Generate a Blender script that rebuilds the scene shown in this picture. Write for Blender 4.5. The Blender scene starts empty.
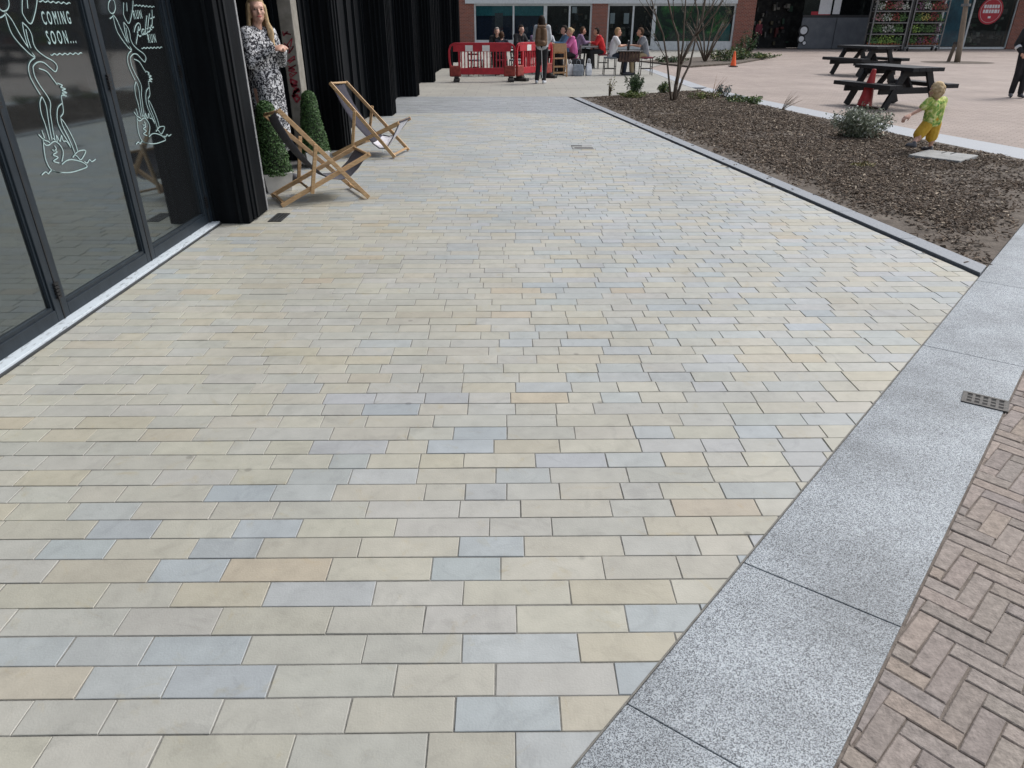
import bpy, bmesh, math, random
from mathutils import Vector, Matrix, noise
random.seed(7)
R=math.radians
S=bpy.context.scene
COL=S.collection
# ------------------------------------------------------------------ camera model
F=700.0; PITCH=R(27.35); H=1.6
cp,sp=math.cos(PITCH),math.sin(PITCH)
def g(x,y,z=0.0):
    """where the line of sight through a photo point meets the level z"""
    u=(x-512)/F; v=(384-y)/F
    t=(z-H)/(-sp+v*cp)
    return Vector((u*t,(cp+v*sp)*t,z))
def onx(x,y,X):
    """where that line of sight meets the facade plane X"""
    u=(x-512)/F; v=(384-y)/F; t=X/u
    return Vector((X,(cp+v*sp)*t,H+(-sp+v*cp)*t))
def ony(x,y,Y):
    u=(x-512)/F; v=(384-y)/F; t=Y/(cp+v*sp)
    return Vector((u*t,Y,H+(-sp+v*cp)*t))
# ------------------------------------------------------------------ materials
MATS={}
def mat(name,c1,c2=None,rough=.6,scale=8,detail=5,bump=0,bscale=60,metal=0,spec=.5,lo=.35,hi=.65,dist=0,c3=None,stretch=None,coat=0,wave=None):
    m=bpy.data.materials.new(name); m.use_nodes=True
    nt=m.node_tree; b=nt.nodes['Principled BSDF']
    b.inputs['Roughness'].default_value=rough; b.inputs['Metallic'].default_value=metal
    b.inputs['Specular IOR Level'].default_value=spec
    b.inputs['Coat Weight'].default_value=coat
    c2=c2 or tuple(min(1,v*1.25) for v in c1)
    tc=nt.nodes.new('ShaderNodeTexCoord')
    src=tc.outputs['Object']
    if stretch:
        mp=nt.nodes.new('ShaderNodeMapping'); mp.inputs['Scale'].default_value=stretch
        nt.links.new(src,mp.inputs[0]); src=mp.outputs[0]
    n=nt.nodes.new('ShaderNodeTexNoise'); n.inputs['Scale'].default_value=scale; n.inputs['Detail'].default_value=detail
    n.inputs['Roughness'].default_value=.62; n.inputs['Distortion'].default_value=dist
    nt.links.new(src,n.inputs['Vector'])
    r=nt.nodes.new('ShaderNodeValToRGB'); r.color_ramp.elements[0].position=lo; r.color_ramp.elements[1].position=hi
    r.color_ramp.elements[0].color=(*c1,1); r.color_ramp.elements[1].color=(*c2,1)
    if c3:
        e=r.color_ramp.elements.new(hi+.08); e.color=(*c3,1)
    nt.links.new(n.outputs[0],r.inputs[0]); nt.links.new(r.outputs[0],b.inputs['Base Color'])
    if bump:
        n2=nt.nodes.new('ShaderNodeTexNoise'); n2.inputs['Scale'].default_value=bscale; n2.inputs['Detail'].default_value=4
        nt.links.new(src,n2.inputs['Vector'])
        bp=nt.nodes.new('ShaderNodeBump'); bp.inputs['Strength'].default_value=bump; bp.inputs['Distance'].default_value=.01
        nt.links.new(n2.outputs[0],bp.inputs['Height']); nt.links.new(bp.outputs[0],b.inputs['Normal'])
    MATS[name]=m
    return m
def attr_mat(name,rough,namt,nscale,bump,bscale,spec=.4):
    """colour of each stone, leaf or chip from the mesh, broken up by noise"""
    m=bpy.data.materials.new(name); m.use_nodes=True
    nt=m.node_tree; b=nt.nodes['Principled BSDF']; b.inputs['Roughness'].default_value=rough; b.inputs['Specular IOR Level'].default_value=spec
    a=nt.nodes.new('ShaderNodeAttribute'); a.attribute_name='tone'
    tc=nt.nodes.new('ShaderNodeTexCoord')
    n=nt.nodes.new('ShaderNodeTexNoise'); n.inputs['Scale'].default_value=nscale; n.inputs['Detail'].default_value=6; n.inputs['Roughness'].default_value=.65
    nt.links.new(tc.outputs['Object'],n.inputs['Vector'])
    mr=nt.nodes.new('ShaderNodeMapRange'); mr.inputs[1].default_value=.25; mr.inputs[2].default_value=.75; mr.inputs[3].default_value=1-namt; mr.inputs[4].default_value=1+namt
    nt.links.new(n.outputs[0],mr.inputs[0])
    mx=nt.nodes.new('ShaderNodeVectorMath'); mx.operation='SCALE'
    nt.links.new(a.outputs['Color'],mx.inputs[0]); nt.links.new(mr.outputs[0],mx.inputs['Scale'])
    nt.links.new(mx.outputs[0],b.inputs['Base Color'])
    if bump:
        n2=nt.nodes.new('ShaderNodeTexNoise'); n2.inputs['Scale'].default_value=bscale; n2.inputs['Detail'].default_value=5
        nt.links.new(tc.outputs['Object'],n2.inputs['Vector'])
        bp=nt.nodes.new('ShaderNodeBump'); bp.inputs['Strength'].default_value=bump; bp.inputs['Distance'].default_value=.008
        nt.links.new(n2.outputs[0],bp.inputs['Height']); nt.links.new(bp.outputs[0],b.inputs['Normal'])
    MATS[name]=m
    return m
def glass_mat(name,tint,trans,ior=1.6,rough=.015):
    m=bpy.data.materials.new(name); m.use_nodes=True; nt=m.node_tree
    for n in list(nt.nodes): nt.nodes.remove(n)
    o=nt.nodes.new('ShaderNodeOutputMaterial')
    t=nt.nodes.new('ShaderNodeBsdfTransparent'); t.inputs[0].default_value=(*tint,1)
    d=nt.nodes.new('ShaderNodeBsdfDiffuse'); d.inputs[0].default_value=(.02,.022,.024,1)
    m1=nt.nodes.new('ShaderNodeMixShader'); m1.inputs[0].default_value=1-trans
    gl=nt.nodes.new('ShaderNodeBsdfGlossy'); gl.inputs['Roughness'].default_value=rough; gl.inputs['Color'].default_value=(.84,.95,.98,1)
    fr=nt.nodes.new('ShaderNodeFresnel'); fr.inputs[0].default_value=ior
    m2=nt.nodes.new('ShaderNodeMixShader')
    nt.links.new(t.outputs[0],m1.inputs[1]); nt.links.new(d.outputs[0],m1.inputs[2])
    nt.links.new(fr.outputs[0],m2.inputs[0]); nt.links.new(m1.outputs[0],m2.inputs[1]); nt.links.new(gl.outputs[0],m2.inputs[2])
    nt.links.new(m2.outputs[0],o.inputs[0]); MATS[name]=m
    return m
# ------------------------------------------------------------------ mesh builder
class MB:
    def __init__(s): s.v=[]; s.f=[]; s.c=[]; s.mi=[]; s.cur=0; s.tone=None
    def add(s,vs,fs,tone=None):
        o=len(s.v); s.v+= [tuple(p) for p in vs]
        for f in fs:
            s.f.append(tuple(i+o for i in f)); s.c.append(tone or s.tone or (1,1,1)); s.mi.append(s.cur)
        return s
    def box(s,a,b,M=None,tone=None):
        x0,y0,z0=a; x1,y1,z1=b
        vs=[Vector(p) for p in ((x0,y0,z0),(x1,y0,z0),(x1,y1,z0),(x0,y1,z0),(x0,y0,z1),(x1,y0,z1),(x1,y1,z1),(x0,y1,z1))]
        if M: vs=[M@p for p in vs]
        return s.add(vs,[(3,2,1,0),(4,5,6,7),(0,1,5,4),(1,2,6,5),(2,3,7,6),(3,0,4,7)],tone)
    def bar(s,p,q,w,h,up=(0,0,1),tone=None):
        """rectangular bar from p to q, w across, h along up"""
        p=Vector(p);q=Vector(q);d=(q-p).normalized();u=Vector(up)
        sd=d.cross(u)
        if sd.length<1e-4: sd=d.cross(Vector((1,0,0)))
        sd.normalize(); u=sd.cross(d).normalized()
        vs=[]
        for e in (p,q):
            for a,b in ((-1,-1),(1,-1),(1,1),(-1,1)): vs.append(e+sd*a*w/2+u*b*h/2)
        return s.add(vs,[(3,2,1,0),(4,5,6,7),(0,1,5,4),(1,2,6,5),(2,3,7,6),(3,0,4,7)],tone)
    def tube(s,pts,rad,n=8,caps=True,tone=None):
        pts=[Vector(p) for p in pts]
        if not isinstance(rad,(list,tuple)): rad=[rad]*len(pts)
        vs=[];fs=[];prev=None
        for i,p in enumerate(pts):
            d=(pts[min(i+1,len(pts)-1)]-pts[max(i-1,0)]).normalized()
            if prev is None:
                a=d.cross(Vector((0,0,1)))
                if a.length<1e-3: a=d.cross(Vector((1,0,0)))
            else: a=prev-d*prev.dot(d)
            a.normalize(); prev=a; b=d.cross(a)
            for k in range(n):
                t=2*math.pi*k/n; vs.append(p+(a*math.cos(t)+b*math.sin(t))*rad[i])
        for i in range(len(pts)-1):
            for k in range(n):
                k2=(k+1)%n; fs.append((i*n+k,i*n+k2,(i+1)*n+k2,(i+1)*n+k))
        if caps: fs.append(tuple(range(n))[::-1]); fs.append(tuple(range((len(pts)-1)*n,len(pts)*n)))
        return s.add(vs,fs,tone)
    def lathe(s,prof,n=20,c=(0,0,0),tone=None):
        vs=[];fs=[]
        for r,z in prof:
            for k in range(n):
                t=2*math.pi*k/n; vs.append((c[0]+r*math.cos(t),c[1]+r*math.sin(t),c[2]+z))
        for i in range(len(prof)-1):
            for k in range(n):
                k2=(k+1)%n; fs.append((i*n+k,i*n+k2,(i+1)*n+k2,(i+1)*n+k))
        if prof[0][0]>1e-4: fs.append(tuple(range(n))[::-1])
        if prof[-1][0]>1e-4: fs.append(tuple(range((len(prof)-1)*n,len(prof)*n)))
        return s.add(vs,fs,tone)
    def ball(s,c,r,M=None,n=12,m=8,warp=None,tone=None):
        c=Vector(c); r=r if isinstance(r,(tuple,list)) else (r,r,r)
        vs=[];fs=[]
        for i in range(m+1):
            ph=math.pi*i/m
            for k in range(n):
                t=2*math.pi*k/n
                p=Vector((math.sin(ph)*math.cos(t),math.sin(ph)*math.sin(t),math.cos(ph)))
                p=Vector((p.x*r[0],p.y*r[1],p.z*r[2]))
                if warp: p=warp(p)
                if M: p=M@p
                vs.append(c+p)
        for i in range(m):
            for k in range(n):
                k2=(k+1)%n; fs.append((i*n+k,(i+1)*n+k,(i+1)*n+k2,i*n+k2))
        return s.add(vs,fs,tone)
    def cap(s,p,q,r0,r1,n=10):
        """tapered limb with round ends"""
        p=Vector(p);q=Vector(q);d=(q-p)
        if d.length<1e-5: return s.ball(p,max(r0,r1),n=n)
        d.normalize()
        pts=[];rs=[]
        for a in (80,55,28,0): pts.append(p-d*r0*math.sin(R(a))); rs.append(r0*math.cos(R(a)))
        for a in (0,28,55,80): pts.append(q+d*r1*math.sin(R(a))); rs.append(r1*math.cos(R(a)))
        return s.tube(pts,rs,n)
    def poly(s,pts,z0,z1=None,tone=None):
        n=len(pts)
        if z1 is None: return s.add([(p[0],p[1],z0) for p in pts],[tuple(range(n))],tone)
        vs=[(p[0],p[1],z0) for p in pts]+[(p[0],p[1],z1) for p in pts]
        fs=[tuple(range(n))[::-1],tuple(range(n,2*n))]+[(i,(i+1)%n,n+(i+1)%n,n+i) for i in range(n)]
        return s.add(vs,fs,tone)
    def xf(s,M): s.v=[tuple(M@Vector(p)) for p in s.v]; return s
    def mesh(s,name,mats,smooth=False,attr=False):
        me=bpy.data.meshes.new(name); me.from_pydata(s.v,[],s.f)
        for m in (mats if isinstance(mats,(list,tuple)) else [mats]): me.materials.append(MATS[m] if isinstance(m,str) else m)
        if any(s.mi): me.polygons.foreach_set('material_index',s.mi)
        if attr:
            a=me.color_attributes.new('tone','FLOAT_COLOR','CORNER'); buf=[]
            for f,c in zip(s.f,s.c): buf+=[c[0],c[1],c[2],1.0]*len(f)
            a.data.foreach_set('color',buf)
        if smooth: me.polygons.foreach_set('use_smooth',[True]*len(me.polygons))
        me.update(); return me
    def build(s,name,mats,parent=None,smooth=False,attr=False,bevel=0,loc=None,rz=0):
        o=bpy.data.objects.new(name,s.mesh(name,mats,smooth,attr)); COL.objects.link(o)
        if parent: o.parent=parent
        if loc is not None: o.location=loc
        o.rotation_euler.z=rz
        if bevel:
            b=o.modifiers.new('Bevel','BEVEL'); b.width=bevel; b.segments=2; b.limit_method='ANGLE'
        return o
def tag(o,label=None,cat=None,group=None,kind=None):
    for k,v in (('label',label),('category',cat),('group',group),('kind',kind)):
        if v: o[k]=v
    return o
def thing(name,label,cat,loc=(0,0,0),rz=0,group=None):
    o=bpy.data.objects.new(name,None); COL.objects.link(o); o.empty_display_size=.2
    o.location=loc; o.rotation_euler.z=rz
    return tag(o,label,cat,group)
def dup(root,loc,rz,label=None,scale=None):
    def cpy(o,par):
        c=o.copy(); COL.objects.link(c); c.parent=par
        for ch in list(o.children): cpy(ch,c)
        return c
    kids=list(root.children)
    r=root.copy(); COL.objects.link(r); r.location=loc; r.rotation_euler.z=rz
    if label: r['label']=label
    if scale: r.scale=(scale,)*3
    for ch in kids: cpy(ch,r)
    return r
def remesh(mb,name,m,parent,voxel=.012,smooth=4,post=None):
    me=mb.mesh(name+'_raw',m); t=bpy.data.objects.new(name+'_raw',me); COL.objects.link(t)
    r=t.modifiers.new('r','REMESH'); r.mode='VOXEL'; r.voxel_size=voxel; r.use_smooth_shade=True
    if smooth:
        q=t.modifiers.new('s','SMOOTH'); q.factor=.5; q.iterations=smooth
    dg=bpy.context.evaluated_depsgraph_get(); dg.update()
    nm=bpy.data.meshes.new_from_object(t.evaluated_get(dg)); nm.name=name
    bpy.data.objects.remove(t); bpy.data.meshes.remove(me)
    nm.materials.clear(); nm.materials.append(MATS[m])
    nm.polygons.foreach_set('material_index',[0]*len(nm.polygons))
    nm.polygons.foreach_set('use_smooth',[True]*len(nm.polygons))
    if post: post(nm)
    o=bpy.data.objects.new(name,nm); COL.objects.link(o)
    if parent: o.parent=parent
    return o
def clip(mb,planes):
    """keep what lies on the positive side of every (point, normal)"""
    bm=bmesh.new(); lay=bm.loops.layers.float_color.new('tone')
    vs=[bm.verts.new(p) for p in mb.v]
    for f,c,mi in zip(mb.f,mb.c,mb.mi):
        fc=bm.faces.new([vs[i] for i in f]); fc.material_index=mi
        for l in fc.loops: l[lay]=(*c,1)
    for p,n in planes:
        bmesh.ops.bisect_plane(bm,geom=list(bm.verts)+list(bm.edges)+list(bm.faces),dist=1e-5,plane_co=p,plane_no=n,clear_inner=True)
    return bm,lay
def bm_build(bm,name,m,parent=None):
    me=bpy.data.meshes.new(name); bm.to_mesh(me); bm.free()
    me.materials.append(MATS[m])
    o=bpy.data.objects.new(name,me); COL.objects.link(o)
    if parent: o.parent=parent
    return o
# ------------------------------------------------------------------ palette
mat('cladding_black',(.0022,.0030,.0042),(.005,.0066,.0085),rough=.65,scale=3,stretch=(6,6,.6),spec=.1,bump=.1,bscale=30)
mat('cladding_rib',(.0035,.0045,.006),(.007,.0095,.012),rough=.55,spec=.16,scale=4,stretch=(5,5,.5))
mat('door_metal',(.009,.0145,.021),(.016,.024,.033),rough=.42,spec=.35,scale=6,stretch=(4,4,1),bump=.05,bscale=120)
mat('gasket',(.006,.006,.007),rough=.6)
mat('silver_trim',(.3,.31,.32),(.45,.46,.47),rough=.4,metal=.4,scale=20)
mat('threshold_metal',(.16,.175,.19),(.55,.61,.66),rough=.5,scale=6,stretch=(9,3,9),lo=.30,hi=.46,spec=.4,detail=9)
mat('lettering_white',(.26,.38,.38),(.36,.48,.48),rough=.6,scale=30)
mat('concrete_post',(.19,.175,.15),(.27,.255,.225),rough=.85,scale=9,bump=.2)
mat('graffiti_red',(.23,.018,.03),(.33,.04,.06),rough=.7)
mat('room_floor',(.12,.12,.12),(.17,.17,.165),rough=.6,scale=2)
mat('room_wall',(.03,.03,.032),(.05,.05,.052),rough=.8,scale=2)
glass_mat('door_glass',(.5,.54,.55),.45,ior=2.6,rough=.045)
glass_mat('shop_glass',(.8,.84,.85),.92,ior=1.35)
attr_mat('sandstone_setts',.5,.10,11,.12,160,spec=.5)
def stains(name):
    m=MATS[name]; nt=m.node_tree; b=nt.nodes['Principled BSDF']; src=b.inputs['Base Color'].links[0].from_socket
    tc=nt.nodes.new('ShaderNodeTexCoord')
    def nz(sc,det,dist,lo,hi,a,c):
        n=nt.nodes.new('ShaderNodeTexNoise'); n.inputs['Scale'].default_value=sc; n.inputs['Detail'].default_value=det; n.inputs['Distortion'].default_value=dist; n.inputs['Roughness'].default_value=.68
        nt.links.new(tc.outputs['Object'],n.inputs['Vector'])
        mr=nt.nodes.new('ShaderNodeMapRange'); mr.inputs[1].default_value=lo; mr.inputs[2].default_value=hi; mr.inputs[3].default_value=a; mr.inputs[4].default_value=c
        nt.links.new(n.outputs[0],mr.inputs[0]); return mr.outputs[0]
    def mul(s,f):
        x=nt.nodes.new('ShaderNodeVectorMath'); x.operation='SCALE'; nt.links.new(s,x.inputs[0]); nt.links.new(f,x.inputs['Scale']); return x.outputs[0]
    s=mul(src,nz(.9,8,.6,.3,.7,.88,1.1)); s=mul(s,nz(5,6,2.2,.36,.46,.93,1.02))
    v=nt.nodes.new('ShaderNodeTexVoronoi'); v.inputs['Scale'].default_value=3.2; nt.links.new(tc.outputs['Object'],v.inputs['Vector'])
    mr=nt.nodes.new('ShaderNodeMapRange'); mr.inputs[1].default_value=.035; mr.inputs[2].default_value=.06; mr.inputs[3].default_value=.72; mr.inputs[4].default_value=1
    nt.links.new(v.outputs['Distance'],mr.inputs[0]); s=mul(s,mr.outputs[0])
    # faint rusty veins of the sandstone
    mx=nt.nodes.new('ShaderNodeMix'); mx.data_type='RGBA'; mx.blend_type='MULTIPLY'; mx.inputs[7].default_value=(.97,.9,.76,1)
    nt.links.new(nz(6.5,7,1.6,.58,.72,0,.8),mx.inputs[0]); nt.links.new(s,mx.inputs[6]); nt.links.new(mx.outputs[2],b.inputs['Base Color'])
stains('sandstone_setts')
attr_mat('clay_bricks',.85,.36,38,.5,110,spec=.25)
attr_mat('foliage',.55,.2,40,0,1,spec=.35)
attr_mat('bark_chips',.85,.25,60,.3,150,spec=.25)
mat('joint_mortar',(.18,.178,.165),(.26,.255,.235),rough=.95,scale=25,bump=.5,bscale=250)
mat('joint_sand',(.13,.11,.095),(.22,.19,.165),rough=.95,scale=30,bump=.5,bscale=250)
mat('earth_base',(.16,.15,.14),(.2,.19,.18),rough=.95,scale=.4)
mat('soil',(.07,.056,.044),(.15,.125,.102),rough=.95,scale=6,bump=1,bscale=45,c3=(.16,.14,.115),detail=8)
mat('kerb_granite',(.3,.32,.345),(.4,.42,.445),rough=.6,scale=90,bump=.1,bscale=200)
mat('kerb_blue',(.2,.22,.245),(.29,.31,.335),rough=.6,scale=60,bump=.1,bscale=200)
mat('hair_fair',(.42,.3,.16),(.66,.52,.33),spec=.2,rough=.8,scale=30,bump=.6,bscale=70)
mat('charcoal_grey',(.022,.024,.027),(.04,.042,.045),rough=.5)
mat('iron_cast',(.05,.048,.045),(.1,.095,.088),rough=.55,scale=40,metal=.3,bump=.3)
mat('iron_dark',(.012,.012,.012),rough=.8)
mat('concrete_slab',(.26,.265,.26),(.36,.365,.36),rough=.9,scale=10,bump=.3,bscale=120)
mat('deck_wood',(.38,.23,.11),(.56,.38,.21),rough=.5,scale=5,stretch=(3,14,14),spec=.4)
mat('sling_grey',(.10,.10,.118),(.14,.14,.16),rough=.9,scale=60,bump=.3,bscale=400)
mat('sling_dark',(.028,.027,.04),(.045,.043,.06),rough=.9,scale=60,bump=.3,bscale=400)
mat('sling_pale',(.62,.62,.7),(.82,.82,.86),rough=.8,scale=30,lo=.4,hi=.6)
mat('planter_white',(.6,.6,.58),(.72,.72,.7),rough=.5,scale=8)
mat('picnic_black',(.006,.0065,.008),(.016,.0175,.021),rough=.55,spec=.3,scale=6,stretch=(3,12,12),bump=.2,bscale=60)
mat('cone_orange',(.85,.10,.02),(.95,.16,.04),rough=.45,scale=12)
mat('cone_red',(.27,.012,.014),(.38,.022,.022),rough=.5,scale=9)
mat('cone_base',(.04,.02,.015),rough=.7)
mat('barrier_red',(.36,.008,.02),(.48,.014,.03),rough=.45,scale=7)
mat('barrier_foot',(.2,.03,.025),(.36,.06,.045),rough=.75,scale=14)
mat('rubber_black',(.025,.024,.023),(.05,.047,.045),rough=.8)
mat('reflector_white',(.7,.68,.66),(.8,.78,.76),rough=.5)
mat('bark_brown',(.085,.066,.05),(.16,.125,.095),rough=.85,scale=14,stretch=(2,2,.5),bump=.6)
mat('bark_pale',(.17,.135,.1),(.26,.21,.16),rough=.85,scale=14,stretch=(2,2,.5),bump=.5)
mat('brick_plain',(.2,.055,.032),(.3,.09,.055),rough=.85)
mat('frame_white',(.48,.5,.5),(.6,.62,.62),rough=.5)
mat('fascia_white',(.5,.53,.54),(.6,.62,.63),rough=.5)
mat('blind_teal',(.04,.26,.29),(.06,.34,.37),rough=.7)
mat('navy_interior',(.012,.024,.06),(.024,.044,.1),rough=.7)
mat('shop_dark',(.008,.008,.009),(.04,.04,.038),rough=.8,scale=3,lo=.45,hi=.72,c3=(.12,.11,.09),detail=8)
mat('poster_green',(.015,.06,.03),(.07,.34,.07),rough=.5,scale=.9,lo=.5,hi=.64,dist=.8,c3=(.3,.75,.12),detail=6)
mat('poster_teal',(.01,.13,.13),(.03,.28,.25),rough=.5,scale=2)
mat('poster_blue',(.03,.13,.2),(.06,.26,.36),rough=.5,scale=2,c3=(.25,.35,.38))
mat('panel_grey',(.085,.095,.11),(.12,.13,.145),rough=.5,scale=2)
mat('paper_white',(.65,.65,.66),(.75,.75,.76),rough=.7)
mat('sign_red',(.35,.012,.025),(.45,.02,.035),rough=.5)
mat('rack_metal',(.13,.13,.13),(.21,.21,.21),rough=.45,metal=.5)
mat('rack_dark',(.02,.02,.022),rough=.5)
mat('terracotta',(.28,.08,.04),(.4,.14,.07),rough=.8)
mat('table_pale',(.42,.42,.4),(.55,.54,.52),rough=.5)
mat('table_steel',(.2,.2,.2),(.3,.3,.3),rough=.4,metal=.6)
mat('chair_dark',(.02,.016,.014),(.045,.035,.03),rough=.5)
mat('chair_brown',(.05,.025,.018),(.1,.05,.035),rough=.6)
mat('seat_wine',(.14,.02,.035),(.22,.04,.06),rough=.8)
mat('seat_grey',(.13,.15,.17),(.19,.21,.23),rough=.8)
mat('highchair_wood',(.4,.23,.11),(.52,.32,.17),rough=.5,scale=6,stretch=(3,3,14))
mat('bag_white',(.6,.62,.66),(.75,.77,.8),rough=.6,scale=12)
mat('bag_grey',(.2,.23,.27),(.33,.37,.41),rough=.7,scale=9)
mat('bag_black',(.012,.012,.014),rough=.6)
mat('bag_brown',(.11,.06,.03),(.18,.105,.06),rough=.75,scale=12,bump=.4)
mat('bottle_black',(.008,.008,.01),rough=.25)
mat('cup_white',(.75,.75,.75),rough=.4)
mat('skin',(.5,.26,.17),(.58,.32,.22),rough=.5,scale=14,spec=.4)
mat('skin_pale',(.55,.32,.24),(.64,.39,.3),rough=.5,scale=14,spec=.4)
mat('lip',(.38,.1,.09),rough=.45)
mat('eye_dark',(.02,.015,.012),rough=.2)
mat('hair_blond',(.36,.25,.13),(.58,.44,.27),spec=.2,rough=.8,scale=24,stretch=(6,6,.8),bump=.5,bscale=60)
mat('hair_sand',(.25,.15,.07),(.42,.28,.15),spec=.2,rough=.8,scale=30,bump=.6,bscale=70)
mat('hair_dark',(.012,.008,.006),(.03,.02,.015),spec=.2,rough=.8,scale=30,bump=.4)
mat('hair_brown',(.05,.028,.016),(.09,.05,.03),spec=.2,rough=.8,scale=30,bump=.4)
mat('hair_grey',(.22,.19,.17),(.33,.3,.28),spec=.2,rough=.8,scale=30,bump=.4)
mat('cloth_black',(.009,.009,.011),(.02,.02,.023),rough=.85,scale=10,bump=.3,bscale=25)
mat('cloth_navy',(.012,.017,.03),(.022,.03,.048),rough=.85,scale=10,bump=.3,bscale=25)
mat('cloth_white',(.62,.62,.63),(.74,.74,.75),rough=.85,scale=10,bump=.3,bscale=25)
mat('cloth_grey',(.17,.18,.2),(.25,.26,.28),rough=.85,scale=10,bump=.3,bscale=25)
mat('cloth_pale',(.4,.42,.45),(.52,.54,.57),rough=.85,scale=10,bump=.3,bscale=25)
mat('cloth_denim',(.07,.15,.25),(.12,.22,.34),rough=.85,scale=10,bump=.3,bscale=25)
mat('cloth_pink',(.6,.12,.33),(.7,.19,.42),rough=.85,scale=10,bump=.3,bscale=25)
mat('cloth_red',(.5,.015,.02),(.62,.03,.03),rough=.85,scale=10,bump=.3,bscale=25)
mat('cloth_lilac',(.2,.13,.22),(.3,.2,.32),rough=.85,scale=10)
mat('cloth_khaki',(.35,.27,.16),(.43,.34,.21),rough=.85,scale=10,bump=.3)
mat('cloth_yellow',(.5,.29,.02),(.62,.39,.05),rough=.85,scale=12,bump=.4,bscale=30)
mat('cloth_tiedye',(.12,.32,.07),(.5,.58,.13),rough=.85,scale=17,lo=.40,hi=.52,dist=.9,c3=(.72,.74,.34),bump=.3,bscale=30)
mat('dress_print',(.012,.012,.02),(.62,.63,.65),rough=.8,scale=42,lo=.505,hi=.54,dist=1.2,detail=2,bump=.2)
mat('shoe_dark',(.03,.03,.04),(.09,.09,.1),rough=.6,scale=20)
mat('shoe_white',(.6,.62,.66),(.75,.76,.8),rough=.6)
def brickmat():
    m=MATS['brick_plain']; nt=m.node_tree; b=nt.nodes['Principled BSDF']
    tc=nt.nodes.new('ShaderNodeTexCoord'); mp=nt.nodes.new('ShaderNodeMapping'); mp.inputs['Rotation'].default_value=(R(90),0,0)
    br=nt.nodes.new('ShaderNodeTexBrick'); br.inputs['Scale'].default_value=1; br.inputs['Brick Width'].default_value=.225; br.inputs['Row Height'].default_value=.075
    br.inputs['Mortar Size'].default_value=.006
    br.inputs['Color1'].default_value=(.25,.07,.04,1); br.inputs['Color2'].default_value=(.17,.05,.032,1); br.inputs['Mortar'].default_value=(.3,.27,.24,1)
    nt.links.new(tc.outputs['Object'],mp.inputs[0]); nt.links.new(mp.outputs[0],br.inputs['Vector']); nt.links.new(br.outputs[0],b.inputs['Base Color'])
brickmat()
def pavemat(name,c1,c2,mortar,w,h,ms,rot,var,nscale=.6,offset=.5):
    m=mat(name,c1,rough=.75,bump=.25,bscale=120,spec=.3); nt=m.node_tree; b=nt.nodes['Principled BSDF']
    tc=nt.nodes.new('ShaderNodeTexCoord'); mp=nt.nodes.new('ShaderNodeMapping'); mp.inputs['Rotation'].default_value=(0,0,R(rot))
    br=nt.nodes.new('ShaderNodeTexBrick'); br.inputs['Scale'].default_value=1; br.inputs['Brick Width'].default_value=w; br.inputs['Row Height'].default_value=h
    br.offset=offset
    br.inputs['Mortar Size'].default_value=ms; br.inputs['Color1'].default_value=(*c1,1); br.inputs['Color2'].default_value=(*c2,1); br.inputs['Mortar'].default_value=(*mortar,1)
    n=nt.nodes.new('ShaderNodeTexNoise'); n.inputs['Scale'].default_value=nscale; n.inputs['Detail'].default_value=8
    mr=nt.nodes.new('ShaderNodeMapRange'); mr.inputs[1].default_value=.25; mr.inputs[2].default_value=.75; mr.inputs[3].default_value=1-var; mr.inputs[4].default_value=1+var
    mx=nt.nodes.new('ShaderNodeVectorMath'); mx.operation='SCALE'
    nt.links.new(tc.outputs['Object'],mp.inputs[0]); nt.links.new(mp.outputs[0],br.inputs['Vector']); nt.links.new(tc.outputs['Object'],n.inputs['Vector'])
    nt.links.new(n.outputs[0],mr.inputs[0]); nt.links.new(br.outputs[0],mx.inputs[0]); nt.links.new(mr.outputs[0],mx.inputs['Scale']); nt.links.new(mx.outputs[0],b.inputs['Base Color'])
pavemat('plaza_clay',(.36,.30,.265),(.30,.25,.222),(.2,.165,.145),.21,.105,.006,43,.16)
pavemat('buff_slabs',(.335,.325,.29),(.30,.292,.265),(.22,.215,.195),.6,.4,.008,0,.14)
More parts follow.
